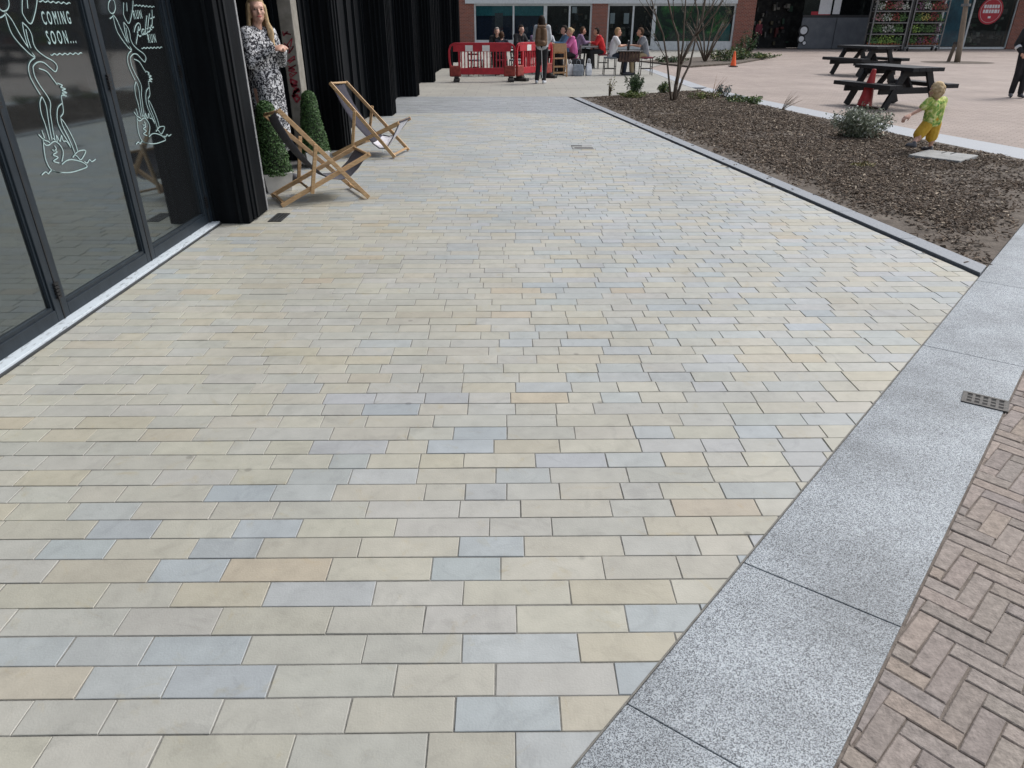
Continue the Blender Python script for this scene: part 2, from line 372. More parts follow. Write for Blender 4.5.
def granitemat():
    m=mat('granite',(.3,.3,.3),rough=.55,spec=.45); nt=m.node_tree; b=nt.nodes['Principled BSDF']
    tc=nt.nodes.new('ShaderNodeTexCoord')
    v=nt.nodes.new('ShaderNodeTexVoronoi'); v.inputs['Scale'].default_value=400
    n=nt.nodes.new('ShaderNodeTexNoise'); n.inputs['Scale'].default_value=240; n.inputs['Detail'].default_value=2
    big=nt.nodes.new('ShaderNodeTexNoise'); big.inputs['Scale'].default_value=2.2; big.inputs['Detail'].default_value=7; big.inputs['Roughness'].default_value=.6
    for q in (v,n,big): nt.links.new(tc.outputs['Object'],q.inputs['Vector'])
    r=nt.nodes.new('ShaderNodeValToRGB'); cr=r.color_ramp
    cr.interpolation='LINEAR'
    cr.elements[0].position=.0; cr.elements[0].color=(.045,.05,.058,1)
    cr.elements[1].position=.26; cr.elements[1].color=(.11,.12,.135,1)
    for p,c in ((.42,(.235,.265,.29)),(.68,(.39,.43,.462)),(1,(.53,.575,.605))):
        e=cr.elements.new(p); e.color=(*c,1)
    sep=nt.nodes.new('ShaderNodeSeparateColor'); nt.links.new(v.outputs['Color'],sep.inputs[0])
    mx0=nt.nodes.new('ShaderNodeMix'); mx0.inputs[0].default_value=.2
    nt.links.new(sep.outputs[0],mx0.inputs[2]); nt.links.new(n.outputs[0],mx0.inputs[3]); nt.links.new(mx0.outputs[0],r.inputs[0])
    mr=nt.nodes.new('ShaderNodeMapRange'); mr.inputs[1].default_value=.33; mr.inputs[2].default_value=.62; mr.inputs[3].default_value=.66; mr.inputs[4].default_value=1.05
    nt.links.new(big.outputs[0],mr.inputs[0])
    mx=nt.nodes.new('ShaderNodeVectorMath'); mx.operation='SCALE'
    nt.links.new(r.outputs[0],mx.inputs[0]); nt.links.new(mr.outputs[0],mx.inputs['Scale']); nt.links.new(mx.outputs[0],b.inputs['Base Color'])
granitemat()
# ------------------------------------------------------------------ camera, light
cam=bpy.data.cameras.new('camera'); cam.sensor_fit='HORIZONTAL'; cam.sensor_width=36; cam.lens=F/1024*36; cam.clip_start=.05; cam.clip_end=2000
co=bpy.data.objects.new('camera',cam); COL.objects.link(co); co.location=(0,0,H); co.rotation_euler=(R(90)-PITCH,0,0); S.camera=co
W=bpy.data.worlds.new('World'); S.world=W; W.use_nodes=True
nt=W.node_tree; bg=nt.nodes['Background']
sky=nt.nodes.new('ShaderNodeTexSky'); sky.sky_type='NISHITA'; sky.sun_disc=False
AZ,EL=R(62),R(52)
sky.sun_elevation=EL; sky.sun_rotation=AZ; sky.dust_density=3; sky.ozone_density=1
hs=nt.nodes.new('ShaderNodeHueSaturation'); hs.inputs['Saturation'].default_value=.46
nt.links.new(sky.outputs[0],hs.inputs['Color']); nt.links.new(hs.outputs[0],bg.inputs[0]); bg.inputs[1].default_value=.143
sl=bpy.data.lights.new('sun','SUN'); sl.energy=1.3; sl.angle=R(18); sl.color=(1,.965,.91)
so=bpy.data.objects.new('sun',sl); COL.objects.link(so)
sd=Vector((math.sin(AZ)*math.cos(EL),math.cos(AZ)*math.cos(EL),math.sin(EL)))
so.rotation_euler=sd.to_track_quat('Z','Y').to_euler(); so.location=sd*40
S.view_settings.view_transform='Standard'; S.view_settings.look='None'; S.view_settings.exposure=.47; S.view_settings.gamma=1
# ------------------------------------------------------------------ ground
MB().poly([(-250,-60),(250,-60),(250,400),(-250,400)],-.03).build('ground','earth_base')['kind']='structure'
GD=Vector((.652,.758,0)).normalized(); GN=Vector((-GD.y,GD.x,0))     # along the granite strip, and to its left
GL=Vector((.15,1.08,0)); GR=Vector((.775,1.07,0)); GWID=(GL-GR).dot(GN)
def gl(t,off=0): return GL+GD*t-GN*off
KP=[Vector((3.30,4.74,0)),Vector((2.9,7.1,0)),Vector((2.43,10.34,0)),Vector((1.40,17.75,0))]
KA,KB=KP[0],KP[-1]; KD=(KB-KA).normalized(); KN=Vector((-KD.y,KD.x,0))   # KN to the left = towards the setts
# setts
TONE={'N':(.382,.372,.32),'G':(.364,.363,.33),'B':(.32,.35,.36),'L':(.342,.362,.356),'W':(.378,.357,.292),'O':(.388,.348,.272),'D':(.342,.335,.292)}
def jit(c,a=.05):
    k=1+random.uniform(-a,a); return (c[0]*k*(1+random.uniform(-.012,.012)),c[1]*k,c[2]*k*(1+random.uniform(-.025,.025)))
st=MB()
def stone(x0,x1,y0,y1,tone,hz):
    j=.002; q=lambda:random.uniform(-.0013,.0013)
    z=hz+random.uniform(-.0012,.0012)
    o=[(x0+j+q(),y0+j+q()),(x1-j+q(),y0+j+q()),(x1-j+q(),y1-j+q()),(x0+j+q(),y1-j+q())]
    b=.0016
    i=[(o[0][0]+b,o[0][1]+b),(o[1][0]-b,o[1][1]+b),(o[2][0]-b,o[2][1]-b),(o[3][0]+b,o[3][1]-b)]
    vs=[(p[0],p[1],z) for p in i]+[(p[0],p[1],z-.0012) for p in o]+[(p[0],p[1],-.009) for p in o]
    st.add(vs,[(0,1,2,3)]+[(4+k,4+(k+1)%4,(k+1)%4,k) for k in range(4)]+[(8+k,8+(k+1)%4,4+(k+1)%4,4+k) for k in range(4)],tone)
rows_px=[(731.8,775,[46,159,295,431,520],'NGNGDL'),(695.8,731.8,[114.5,223,353,459,565],'GGGNBW'),(662.7,695.8,[91,174.5,277,400,500,621],'WLBGNGB'),
 (633,662.7,[73,152.5,252,369,466.7,583.6],'BLBGGLW'),(605,633,[15.7,129,223,335,429,521,631.5],'GGGDGGNB'),(580,605,[3.5,109,182,272,379,468,575,678.6],'NNGWLGNWN'),
 (556.5,580,[57.6,160.5,231,335,436.7,505.8,608.8],'GWBONBNN'),(536.3,556.5,[50,117,200,266,365,464,529.5,628],'GBNBNNBNG'),
 (517.5,536.3,[5,99,163.4,242,305.4,401,494.6,557,651],'NNBNBNGGGW'),(500,517.5,[81,143,220,282,372.5,465,525.7,616.4],'NLNNGGGNG')]
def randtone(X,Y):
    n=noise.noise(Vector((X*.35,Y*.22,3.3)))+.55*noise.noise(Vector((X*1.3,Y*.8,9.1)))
    blue=.16 if Y<3.3 else (.16+.4*min(1,(Y-3.3)/3.5))  # more bluish stones farther off, partly sky sheen painted into their colour
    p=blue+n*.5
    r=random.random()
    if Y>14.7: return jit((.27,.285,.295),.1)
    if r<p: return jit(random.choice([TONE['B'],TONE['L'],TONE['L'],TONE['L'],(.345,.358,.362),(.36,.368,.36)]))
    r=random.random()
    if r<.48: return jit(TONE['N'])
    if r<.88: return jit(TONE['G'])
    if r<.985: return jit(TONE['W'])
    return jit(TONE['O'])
def fill_row(y0,y1,xa,xb):
    x=xa-random.random()*.25
    while x<xb:
        L=random.choice([random.uniform(.15,.24),random.uniform(.22,.35)])
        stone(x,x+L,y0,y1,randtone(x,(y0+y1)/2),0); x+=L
Y0=g(512,775).y
fill_row(Y0-.1077,Y0,-3.4,2)
for yt,yb,jn,tn in rows_px:
    ya,yb_=g(512,yb).y,g(512,yt).y; ym=(yt+yb)/2
    xs=[g(p,ym).x for p in jn]
    xs=[-3.4+random.random()*.1]+xs
    left=xs[1]
    x=left-random.uniform(.2,.3)
    stone(x,left,ya,yb_,jit(TONE[tn[0]]),0)
    while x>-3.4:
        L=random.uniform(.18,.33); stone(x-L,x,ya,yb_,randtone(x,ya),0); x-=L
    for k in range(1,len(xs)):
        e=xs[k+1] if k+1<len(xs) else xs[k]+random.uniform(.22,.3)
        stone(xs[k],e,ya,yb_,jit(TONE[tn[k]]),0)
    x=e
    while x<2.5:
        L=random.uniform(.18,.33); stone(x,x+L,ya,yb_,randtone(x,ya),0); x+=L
y=g(512,500).y; pitch=.1077
while y<18.2:
    fill_row(y,min(y+pitch,18.21),-3.2,3.6); y+=pitch
st.xf(Matrix.Rotation(R(.55),4,'Z'))
bm,_=clip(st,[(GL+GN*.004,GN),(KA+KN*.003,KN)])
o=bm_build(bm,'paving_setts','sandstone_setts'); tag(o,kind='structure')
mb=MB().poly([(-3.5,-1),(gl(-3).x,gl(-3).y),(KA.x,KA.y),(KB.x,KB.y),(1.35,18.21),(-3.5,18.21)],-.0032)
tag(mb.build('paving_bed','joint_mortar'),kind='structure')
# granite strip, slab by slab
strip=MB(); t0=-2.7; SK=-.16
joints=[-2.7,.95-.16,3.28-.18,4.84-.1,7.2,9.6,12]
def gt(p): return (Vector((p.x,p.y,0))-GL).dot(GD)
jl=[-3.4,gt(g(627,704)),gt(g(740,561)),gt(g(918,344)),gt(g(979,281)),gt(g(979,281))+2.33,gt(g(979,281))+4.6]
for a,b in zip(jl[:-1],jl[1:]):
    a2,b2=a+.0022,b-.0022
    P=[gl(a2,.003),gl(a2+.04,GWID-.003),gl(b2+.04,GWID-.003),gl(b2,.003)]
    strip.poly([(p.x,p.y) for p in P],-.02,random.uniform(.0005,.003))
tag(strip.build('kerb_strip','granite',bevel=.0025),kind='structure')
# herringbone clay pavers beside the strip
hb=MB(); CW=.0605; n=3
CL=[(.288,.247,.220),(.265,.233,.211),(.303,.256,.224),(.25,.222,.204),(.28,.246,.224)]
ca,sa_=math.cos(R(43)),math.sin(R(43)); C0=Vector((2.2,1.9))
def cell(u,v): return (C0.x+(u*ca-v*sa_),C0.y+(u*sa_+v*ca))
for i in range(-62,63):
    for j in range(-62,63):
        k=(i-j)%(2*n)
        if k==0: a=(i*CW,j*CW,(i+n)*CW,(j+1)*CW)
        elif k==2*n-1: a=(i*CW,j*CW,(i+1)*CW,(j+n)*CW)
        else: continue
        cx,cy=cell((a[0]+a[2])/2,(a[1]+a[3])/2)
        if cy<.25 or cy>4.62 or cx>4.62 or (Vector((cx,cy,0))-GR).dot(GN)>.2: continue
        e=.0018; z=random.uniform(-.001,.002); qj=lambda:random.uniform(-.0035,.0025)
        tx,ty=random.uniform(-.004,.004),random.uniform(-.004,.004)
        o4=[(a[0]+e+qj(),a[1]+e+qj()),(a[2]-e+qj(),a[1]+e+qj()),(a[2]-e+qj(),a[3]-e+qj()),(a[0]+e+qj(),a[3]-e+qj())]
        b=.003
        i4=[(o4[0][0]+b,o4[0][1]+b),(o4[1][0]-b,o4[1][1]+b),(o4[2][0]-b,o4[2][1]-b),(o4[3][0]+b,o4[3][1]-b)]
        mu,mv=(a[0]+a[2])/2,(a[1]+a[3])/2
        vs=[(*cell(*p),z+(p[0]-mu)*tx+(p[1]-mv)*ty) for p in i4]+[(*cell(*p),z-.003) for p in o4]+[(*cell(*p),-.014) for p in o4]
        c=jit(random.choice(CL),.07)
        hb.add(vs,[(0,1,2,3)]+[(4+q,4+(q+1)%4,(q+1)%4,q) for q in range(4)]+[(8+q,8+(q+1)%4,4+(q+1)%4,4+q) for q in range(4)],c)
bm,_=clip(hb,[(GR-GN*.006,-GN)])
tag(bm_build(bm,'paving_bricks','clay_bricks'),kind='structure')
P=[gl((.2-GR.y)/GD.y,GWID)]
tag(MB().poly([(P[0].x,P[0].y),(4.62,.2),(4.62,4.62),(gl(gt(Vector((0,0,0)))*0+(4.62-GR.y)/GD.y,GWID).x,4.62)],-.0045).build('paving_bricks_bed','joint_sand'),kind='structure')
# planting bed outline and the flush band on its far side
BIN=[Vector(p+(0,)) for p in ((6.80,8.86),(6.69,9.47),(6.19,11.75),(5.86,13.72),(5.25,17.35),(4.96,20.0))]
BOUT=[Vector(p+(0,)) for p in ((7.52,9.62),(7.36,9.95),(6.8,12.1),(6.42,13.95),(5.74,17.5),(5.36,20.8))]
band=MB()
for i in range(5):
    k=4
    for q in range(k):
        a,b=q/k,(q+1)/k
        A,B=BIN[i].lerp(BIN[i+1],a),BIN[i].lerp(BIN[i+1],b); C,D=BOUT[i].lerp(BOUT[i+1],b),BOUT[i].lerp(BOUT[i+1],a)
        band.poly([(p.x,p.y) for p in (A,D,C,B)],-.03,.004+random.random()*.001)
for ya in range(9):
    y0,y1=20.8+ya,21.8+ya-.006
    band.poly([(4.92+.012*ya,y0),(5.36,y0),(5.36,y1),(4.92+.012*ya,y1)],-.03,.003+random.random()*.001)
tag(band.build('kerb_band','kerb_granite'),kind='structure')
tag(MB().poly([(5.5,-20),(200,-20),(200,130),(13,130),(13,42.5),(8,37),(5.37,30),(5.36,20.8)]+[(p.x+.0,p.y) for p in reversed(BOUT)]+[(gl(10,GWID).x,gl(10,GWID).y),(gl(5,GWID).x,gl(5,GWID).y),(gl(-2,GWID).x,gl(-2,GWID).y),(-.8,-20)],-.016).build('plaza','plaza_clay'),kind='structure')
tag(MB().poly([(-30,18.21),(1.34,18.21),(1.55,17.95),(4.96,20.05),(4.93,20.8),(5.05,29.8),(5.37,30),(8,37),(13,42.5),(13,130),(-30,130)],-.002).build('forecourt','buff_slabs'),kind='structure')
# kerb with a dark sunken strip beside it, near side of the bed
def meet(d,back=.004):
    p=KA-KN*d; t=-(p-GL).dot(GN)/KD.dot(GN); return p+KD*t+GN*back
kb=MB(); dstrip=MB()
NS=14
for q in range(NS):
    a=KA.lerp(KB,q/NS); b=KA.lerp(KB,(q+1)/NS)
    bow=lambda t:KN*(.06*math.sin(math.pi*t))*0
    a2=a+KD*.004; b2=b-KD*.004
    if q==0: a2=a+KD*.10
    kb.poly([((p).x,(p).y) for p in (meet(.04) if q==0 else a2-KN*.04,b2-KN*.04,b2-KN*.205,meet(.205) if q==0 else a2-KN*.205)][::-1],-.05,.016)
dstrip.poly([(p.x,p.y) for p in (meet(.0),KB-KN*.0,KB-KN*.037,meet(.037))][::-1],-.05,-.012)
tag(kb.build('kerb','kerb_blue',bevel=.004),kind='structure')
tag(dstrip.build('kerb_dark_strip','charcoal_grey'),kind='structure')
# soil surface inside the bed
def gpx(p): return (p.x,p.y)
c0=gl((Vector((3.47,4.9,0))-GL).dot(GD),0)
BED=[meet(.2055,0), gl(gt(Vector((6.85,8.9,0))),0)]+BIN[1:]+[KB-KN*.2055]
def inside(x,y):
    c=False; n=len(BED); j=n-1
    for i in range(n):
        a,b=BED[i],BED[j]
        if (a.y>y)!=(b.y>y) and x<(b.x-a.x)*(y-a.y)/(b.y-a.y)+a.x: c=not c
        j=i
    return c
def edge_d(x,y):
    p=Vector((x,y)); d=9
    for i in range(len(BED)):
        a=BED[i].xy;b=BED[(i+1)%len(BED)].xy; t=max(0,min(1,(p-a).dot(b-a)/(b-a).length_squared)); d=min(d,(p-(a+(b-a)*t)).length)
    return d
def soil_z(x,y):
    d=min(1,edge_d(x,y)/.5)
    return .004+.02*d*(1+.6*noise.noise(Vector((x*1.1,y*1.1,0))))+.012*d*noise.noise(Vector((x*4,y*4,2)))
bm=bmesh.new()
vs=[bm.verts.new((p.x,p.y,0)) for p in BED]; f=bm.faces.new(vs)
for k in range(60):
    for ax,no in (((0,4+k*.3,0),(0,1,0)),((1+k*.3,0,0),(1,0,0))):
        bmesh.ops.bisect_plane(bm,geom=list(bm.verts)+list(bm.edges)+list(bm.faces),dist=1e-4,plane_co=ax,plane_no=no)
bmesh.ops.triangulate(bm,faces=bm.faces[:])
for v in bm.verts: v.co.z=soil_z(v.co.x,v.co.y)
for f in bm.faces:
    f.smooth=True
    if f.normal.z<0: f.normal_flip()
tag(bm_build(bm,'soil_bed','soil'),kind='structure')
mul=MB()
BC=[(.108,.078,.055),(.14,.104,.076),(.07,.051,.038),(.17,.135,.104),(.11,.087,.068),(.145,.122,.102)]
cnt=0
while cnt<52000:
    y=4.8+15.3*random.random()**1.5; x=random.uniform(1.4,6.9)
    if not inside(x,y): continue
    ed=edge_d(x,y)
    if ed<.55 and random.random()>(ed/.55)**1.3+.05+.25*noise.noise(Vector((x*2,y*2,8))): continue
    if noise.noise(Vector((x*.9,y*.9,5)))<-.22 and random.random()<.6: continue
    cnt+=1
    L=random.uniform(.009,.034)*(.95 if y<9 else 1.15); w=random.uniform(.004,.0105)*(1 if y<9 else 1.2); a=random.uniform(0,6.28)
    tl,ro=random.gauss(0,.3),random.gauss(0,.45)
    M=Matrix.Translation((x,y,soil_z(x,y)+random.uniform(.001,.014)))@Matrix.Rotation(a,4,'Z')@Matrix.Rotation(tl,4,'Y')@Matrix.Rotation(ro,4,'X')
    c=random.choice(BC)
    if random.random()<.06: c=(.4,.335,.26)
    c=jit(c,.25); hgt=random.uniform(.002,.006)
    vs=[M@Vector(p) for p in ((-L,-w*.7,0),(L*.8,-w,0),(L,w*.6,0),(-L*.8,w,0),(-L*.9,-w*.6,hgt),(L*.75,-w*.8,hgt),(L*.9,w*.5,hgt),(-L*.7,w*.8,hgt))]
    mul.add(vs,[(4,5,6,7),(0,1,5,4),(1,2,6,5),(2,3,7,6),(3,0,4,7)],c)
for k in range(36):   # bark strayed on to the kerb and the setts
    t=random.random(); d=abs(random.gauss(0,.16)); p=KA.lerp(KB,t)-KN*(.2-d)
    if d>.6: continue
    L=random.uniform(.008,.03); w=random.uniform(.004,.009); M=Matrix.Translation((p.x,p.y,.018 if d<.14 else .004))@Matrix.Rotation(random.uniform(0,6.28),4,'Z')
    c=jit(random.choice(BC),.25)
    mul.add([M@Vector(q) for q in ((-L,-w,0),(L,-w*.7,0),(L*.8,w,0),(-L*.9,w*.8,0),(-L*.8,-w*.6,.005),(L*.7,-w*.5,.005),(L*.6,w*.7,.005),(-L*.7,w*.6,.005))],[(4,5,6,7),(0,1,5,4),(1,2,6,5),(2,3,7,6),(3,0,4,7)],c)
tag(mul.build('bark_mulch','bark_chips',attr=True),'brown bark mulch spread over the planting bed','mulch',kind='stuff')
# ================================================================== black building on the left
bld=thing('black_building','long black clad shop building with glazed folding doors and projecting piers','building',(-2.7,6.2,0))
BO=Vector((2.7,-6.2,0))     # parts are written in world coordinates
def part(mb,name,m,parent=bld,**k):
    o=mb.build(name,m,parent,**k); o.location=BO if parent is bld else (0,0,0); return o
XG=-2.695
TOPZ=6.2
def leaf(y0,y1,hinges,prints):
    m=MB()
    xo,xi=-2.665,-2.73; w=.058
    m.box((xi,y0,.03),(xo,y0+w,2.62)); m.box((xi,y1-w,.03),(xo,y1,2.62))
    m.box((xi,y0+w,.03),(xo,y1-w,.105)); m.box((xi,y0+w,2.54),(xo,y1-w,2.62))
    fr=part(m,'door_leaf','door_metal',bevel=.004)
    b=MB()
    for a,c in (((y0+w,.105),(y0+w+.016,2.54)),((y1-w-.016,.105),(y1-w,2.54))): b.box((-2.705,a[0],a[1]),(-2.676,c[0],c[1]))
    b.box((-2.705,y0+w+.016,.105),(-2.674,y1-w-.016,.125)); b.box((-2.705,y0+w+.016,2.52),(-2.676,y1-w-.016,2.54))
    part(b,'glazing_bead','door_metal',fr)
    gm=MB(); gm.box((XG-.008,y0+w+.01,.115),(XG+.004,y1-w-.01,2.53)); part(gm,'glass','door_glass',fr)
    for z in hinges:
        h=MB()
        for q in range(5): h.box((-2.668,y1-.018,z+q*.02),(-2.650,y1+.018,z+q*.02+.014))
        part(h,'hinge','gasket',fr)
    k=MB().box((-2.672,y1-.001,.03),(-2.662,y1+.009,2.6)); part(k,'gasket','gasket',fr)
    if prints is not None: decal(fr,prints,y0)
    return fr
# line drawing and lettering on the glass, read from the photo for one leaf, repeated on the next
XD=XG+.0075
def zz(p): return onx(p[0]/4.27,p[1]/4.27,XD)
STROKES=[[(0,40),(14,48),(30,42),(38,22),(36,0),(28,-22),(10,-30),(-8,-10),(-10,20),(0,40)],[(0,76),(14,68),(24,56),(20,48)],[(95,-10),(94,30),(98,62),(130,102),(148,60),(157,10),(158,-20)],[(115,-10),(118,36)],
 [(20,50),(30,90),(48,140),(75,178),(105,210),(128,232),(150,246)],[(20,50),(48,82),(75,130),(97,168),(118,200),(150,243)],[(95,95),(120,120),(135,150),(142,185),(158,214),(190,240),(228,262),(244,284),(236,306),(214,290),(188,268),(165,264),(148,274),(140,286)],
 [(95,95),(100,130),(112,175),(122,205),(138,226)],[(110,125),(118,165),(132,205)],[(150,246),(130,262),(121,290),(128,325),(146,362),(172,405)],[(140,286),(148,325),(172,368),(200,408),(215,440),(214,480),(220,520),(226,560),(236,602)],
 [(165,292),(200,306),(226,338),(244,362)],[(244,355),(266,364),(258,372),(280,380),(264,386),(286,396),(264,398),(284,410),(262,408),(266,440)],[(266,440),(248,458),(243,490),(247,525),(262,560),(282,592),(300,622)],[(266,440),(270,480),(258,502),(272,520),(300,568),(322,615),(332,650)],
 [(258,502),(268,540),(298,600),(320,655)],[(178,412),(170,440),(176,485),(192,530),(212,598)],[(180,414),(196,450),(204,500),(214,560),(222,598)],[(184,590),(188,640),(198,690),(222,728),(262,738)],[(222,728),(240,735),(300,736),(350,722),(372,710),(350,692),(310,682),(284,686),(264,702)],
 [(214,616),(232,604),(256,620),(270,650),(264,690)],[(222,640),(244,648),(226,662),(248,672),(228,688),(252,696)],[(232,622),(240,636),(228,646)],[(164,574),(186,596),(208,606),(214,616),(196,620),(184,604)],[(178,556),(190,590)],[(226,590),(244,606),(240,578),(256,604),(262,578),(270,602),(284,604),(302,630)],
 [(310,672),(334,646),(366,644),(346,682),(330,668)],[(318,660),(330,668)],[(178,747),(194,734),(206,742),(216,730),(232,730)],[(360,690),(372,696),(382,682),(392,690),(408,680)]]
def wavy(p,q,n): return [(p[0]+(q[0]-p[0])*i/(4*n),p[1]+(q[1]-p[1])*i/(4*n)+3.5*math.sin(i*math.pi/2)) for i in range(4*n+1)]
WAVES=[wavy((165,4),(300,15),6),wavy((215,233),(350,228),6)]
def stroke(mb,pts,w=.0030):
    P=[Vector(p) for p in pts]
    # smooth the polyline
    Q=[]
    for i in range(len(P)-1):
        p0=P[max(i-1,0)];p1=P[i];p2=P[i+1];p3=P[min(i+2,len(P)-1)]
        for k in range(4):
            t=k/4; Q.append(.5*((2*p1)+(p2-p0)*t+(2*p0-5*p1+4*p2-p3)*t*t+(3*p1-p0-3*p2+p3)*t**3))
    Q.append(P[-1])
    vs=[];fs=[];X=Vector((1,0,0))
    for i,p in enumerate(Q):
        d=(Q[min(i+1,len(Q)-1)]-Q[max(i-1,0)]); n=d.cross(X)
        n=n.normalized()*w if n.length>1e-6 else Vector((0,0,w))
        vs+=[p+n,p-n,p+n+X*.0012,p-n+X*.0012]
    for i in range(len(Q)-1):
        a=4*i;b=a+4; fs+=[(a+2,a+3,b+3,b+2),(a,a+2,b+2,b),(a+3,a+1,b+1,b+3)]
    mb.add(vs,fs)
def words_on(mb,txt,A,B,hgt,shear=0,stretchw=True):
    """lettering whose base line runs from A to B on the glass"""
    c=bpy.data.curves.new('t','FONT'); c.body=txt; c.size=1; c.shear=shear; c.offset=.01; c.space_character=1.5; c.resolution_u=3
    o=bpy.data.objects.new('t',c); COL.objects.link(o)
    dg=bpy.context.evaluated_depsgraph_get(); me=bpy.data.meshes.new_from_object(o.evaluated_get(dg))
    xs=[v.co.x for v in me.vertices]; ys=[v.co.y for v in me.vertices]
    x0,x1,y1=min(xs),max(xs),max(ys)
    A=Vector(A);B=Vector(B); d=(B-A)
    vs=[A+d*((v.co.x-x0)/(x1-x0))+Vector((.0012,0,hgt*v.co.y/y1)) for v in me.vertices]
    mb.add(vs,[tuple(p.vertices) for p in me.polygons])
    bpy.data.objects.remove(o); bpy.data.curves.remove(c); bpy.data.meshes.remove(me)
LEAF2=3.89
def decal(fr,kind,y0):
    dy=Vector((0,y0-LEAF2-(.0 if kind=='soon' else .012),0))
    m=MB()
    for s in STROKES: stroke(m,[zz(p)+dy for p in s])
    part(m,'drawing','lettering_white',fr)
    m=MB()
    for s in WAVES: stroke(m,[zz(p)+dy for p in s],.0026)
    if kind=='soon':
        a,b=zz((186,105)),zz((305,101)); words_on(m,'COMING',a,b,.068)
        a,b=zz((207,189)),zz((326,183)); words_on(m,'SOON...',a,b,.07)
    else:
        q=lambda p:onx(90+p[0]/5.12,p[1]/5.12,XD)
        words_on(m,'RUN',q((226,98)),q((268,94)),.055)
        words_on(m,'RUN',q((300,220)),q((340,217)),.058)
        # running hand for the middle word
        H_=[[(236,226),(244,180),(250,135)],[(224,165),(232,135),(248,118),(260,128),(258,150),(242,166),(256,185),(266,182)],
            [(284,152),(274,150),(268,168),(276,178),(286,160),(284,176),(294,172)],[(300,80),(294,120),(292,168),(302,168),(306,152),(298,146)],
            [(316,70),(308,115),(306,160),(316,160),(320,146),(312,140)],[(326,128),(322,148),(330,152)],[(330,50),(332,100),(330,140),(340,138)],[(320,96),(345,86)]]
        off=[(0,0)]*8
        for s in H_: stroke(m,[q(((p[0]-236)*.86+236,p[1])) for p in s],.0036)
    part(m,'lettering','lettering_white',fr)
leaf(1.61,2.745,[],None)
leaf(2.75,3.885,[.16,1.2],None)
leaf(3.89,5.02,[1.2],'soon')
leaf(5.03,6.13,[.16,1.2],'run')
m=MB(); m.box((-2.76,6.135,.03),(-2.655,6.2,2.7)); m.box((-2.76,.4,2.625),(-2.66,6.2,2.75)); part(m,'door_frame','door_metal',bevel=.004)
m=MB(); m.box((-2.668,.3,-.02),(-2.60,6.2,.026)); m.box((-2.76,.3,-.02),(-2.668,6.2,.029)); part(m,'threshold','threshold_metal',bevel=.003)
m=MB(); m.box((-2.5995,.3,-.02),(-2.585,6.2,.012)); part(m,'threshold_edge','charcoal_grey')
# room behind the doors
m=MB(); m.box((-9,-1,-.02),(-2.77,6.6,.028)); part(m,'shop_floor','room_floor')
m=MB(); m.box((-9.2,-1,0),(-9,6.6,3.2)); m.box((-9,6.6,0),(-2.95,6.75,3.2)); m.box((-9,-1.2,0),(-2.7,-1,3.2)); m.box((-9,-1,3.0),(-2.78,6.6,3.2)); part(m,'interior_wall','room_wall')
# wall above the doors and towards the viewer
m=MB(); m.box((-9.2,-1.2,2.76),(-2.62,6.2,TOPZ)); m.box((-9.2,-6,0),(-2.62,-1.2,TOPZ)); m.box((-2.95,-1.2,.03),(-2.62,1.6,2.76)); part(m,'upper_wall','cladding_black')
def pier(x0,x1,y0,y1,ribs=True):
    m=MB(); m.box((x0,y0,0),(x1,y1,TOPZ)); o=part(m,'pier','cladding_black',bevel=.006)
    if ribs:
        r=MB(); k=x0+.06
        while k<x1-.05:
            r.box((k,y0-.022,.01),(k+.022,y0-.002,TOPZ)); k+=random.uniform(.08,.13)
        y=y0+.08
        while y<y1-.05:
            r.box((x1+.002,y,.01),(x1+.02,y+.022,TOPZ)); y+=.16
        part(r,'rib','cladding_rib',o)
pier(-2.95,-2.335,6.205,6.30,False)
m=MB(); m.box((-2.95,6.303,.012),(-2.322,6.66,TOPZ)); o=part(m,'pier','cladding_black',bevel=.005)
r=MB(); r.box((-2.66,6.19,.01),(-2.635,6.203,TOPZ)); r.box((-2.42,6.19,.01),(-2.395,6.203,TOPZ)); r.box((-2.32,6.36,.02),(-2.308,6.40,TOPZ)); part(r,'rib','cladding_rib',o)
m=MB(); m.box((-2.37,6.663,.01),(-2.32,6.695,2.6)); part(m,'jamb_strip','silver_trim')
# doorway with a step, where the woman stands
m=MB(); m.box((-4,6.75,-.02),(-2.62,9.35,.012)); part(m,'doorway_floor','room_floor')
m=MB(); m.box((-4.1,6.75,0),(-4,9.4,2.9)); m.box((-4,9.355,0),(-2.768,9.6,TOPZ)); m.box((-4,6.75,2.55),(-2.45,9.345,TOPZ)); part(m,'doorway_wall','cladding_black')
m=MB()
for x in (-3.7,-3.35,-3.05,-2.85): m.box((x,9.32,.015),(x+.03,9.352,2.55))
part(m,'doorway_rib','cladding_rib')
m=MB(); m.box((-2.765,9.35,0),(-2.60,9.60,TOPZ)); part(m,'concrete_post','concrete_post',bevel=.01)
m=MB()      # red sprayed squiggles
random.seed(11)
for k in range(9):
    z=1.47-k*.09; pts=[]
    for q in range(7):
        pts.append((-2.742+.11*random.random()+.01*k*.2,9.346,z+random.uniform(-.05,.05)))
    for a,b in zip(pts[:-1],pts[1:]): m.bar(a,b,.012+.012*(k>5),.003,up=(0,1,0))
part(m,'sprayed_mark','graffiti_red')
m=MB(); m.box((-4,9.603,0),(-2.64,10.25,TOPZ)); part(m,'side_wall','cladding_black')
m=MB()
for y in (9.7,9.95,10.2): m.box((-2.638,y,.01),(-2.61,y+.03,TOPZ))
part(m,'wall_rib','cladding_rib')
pier(-2.85,-2.33,10.26,10.7)
prev=10.7
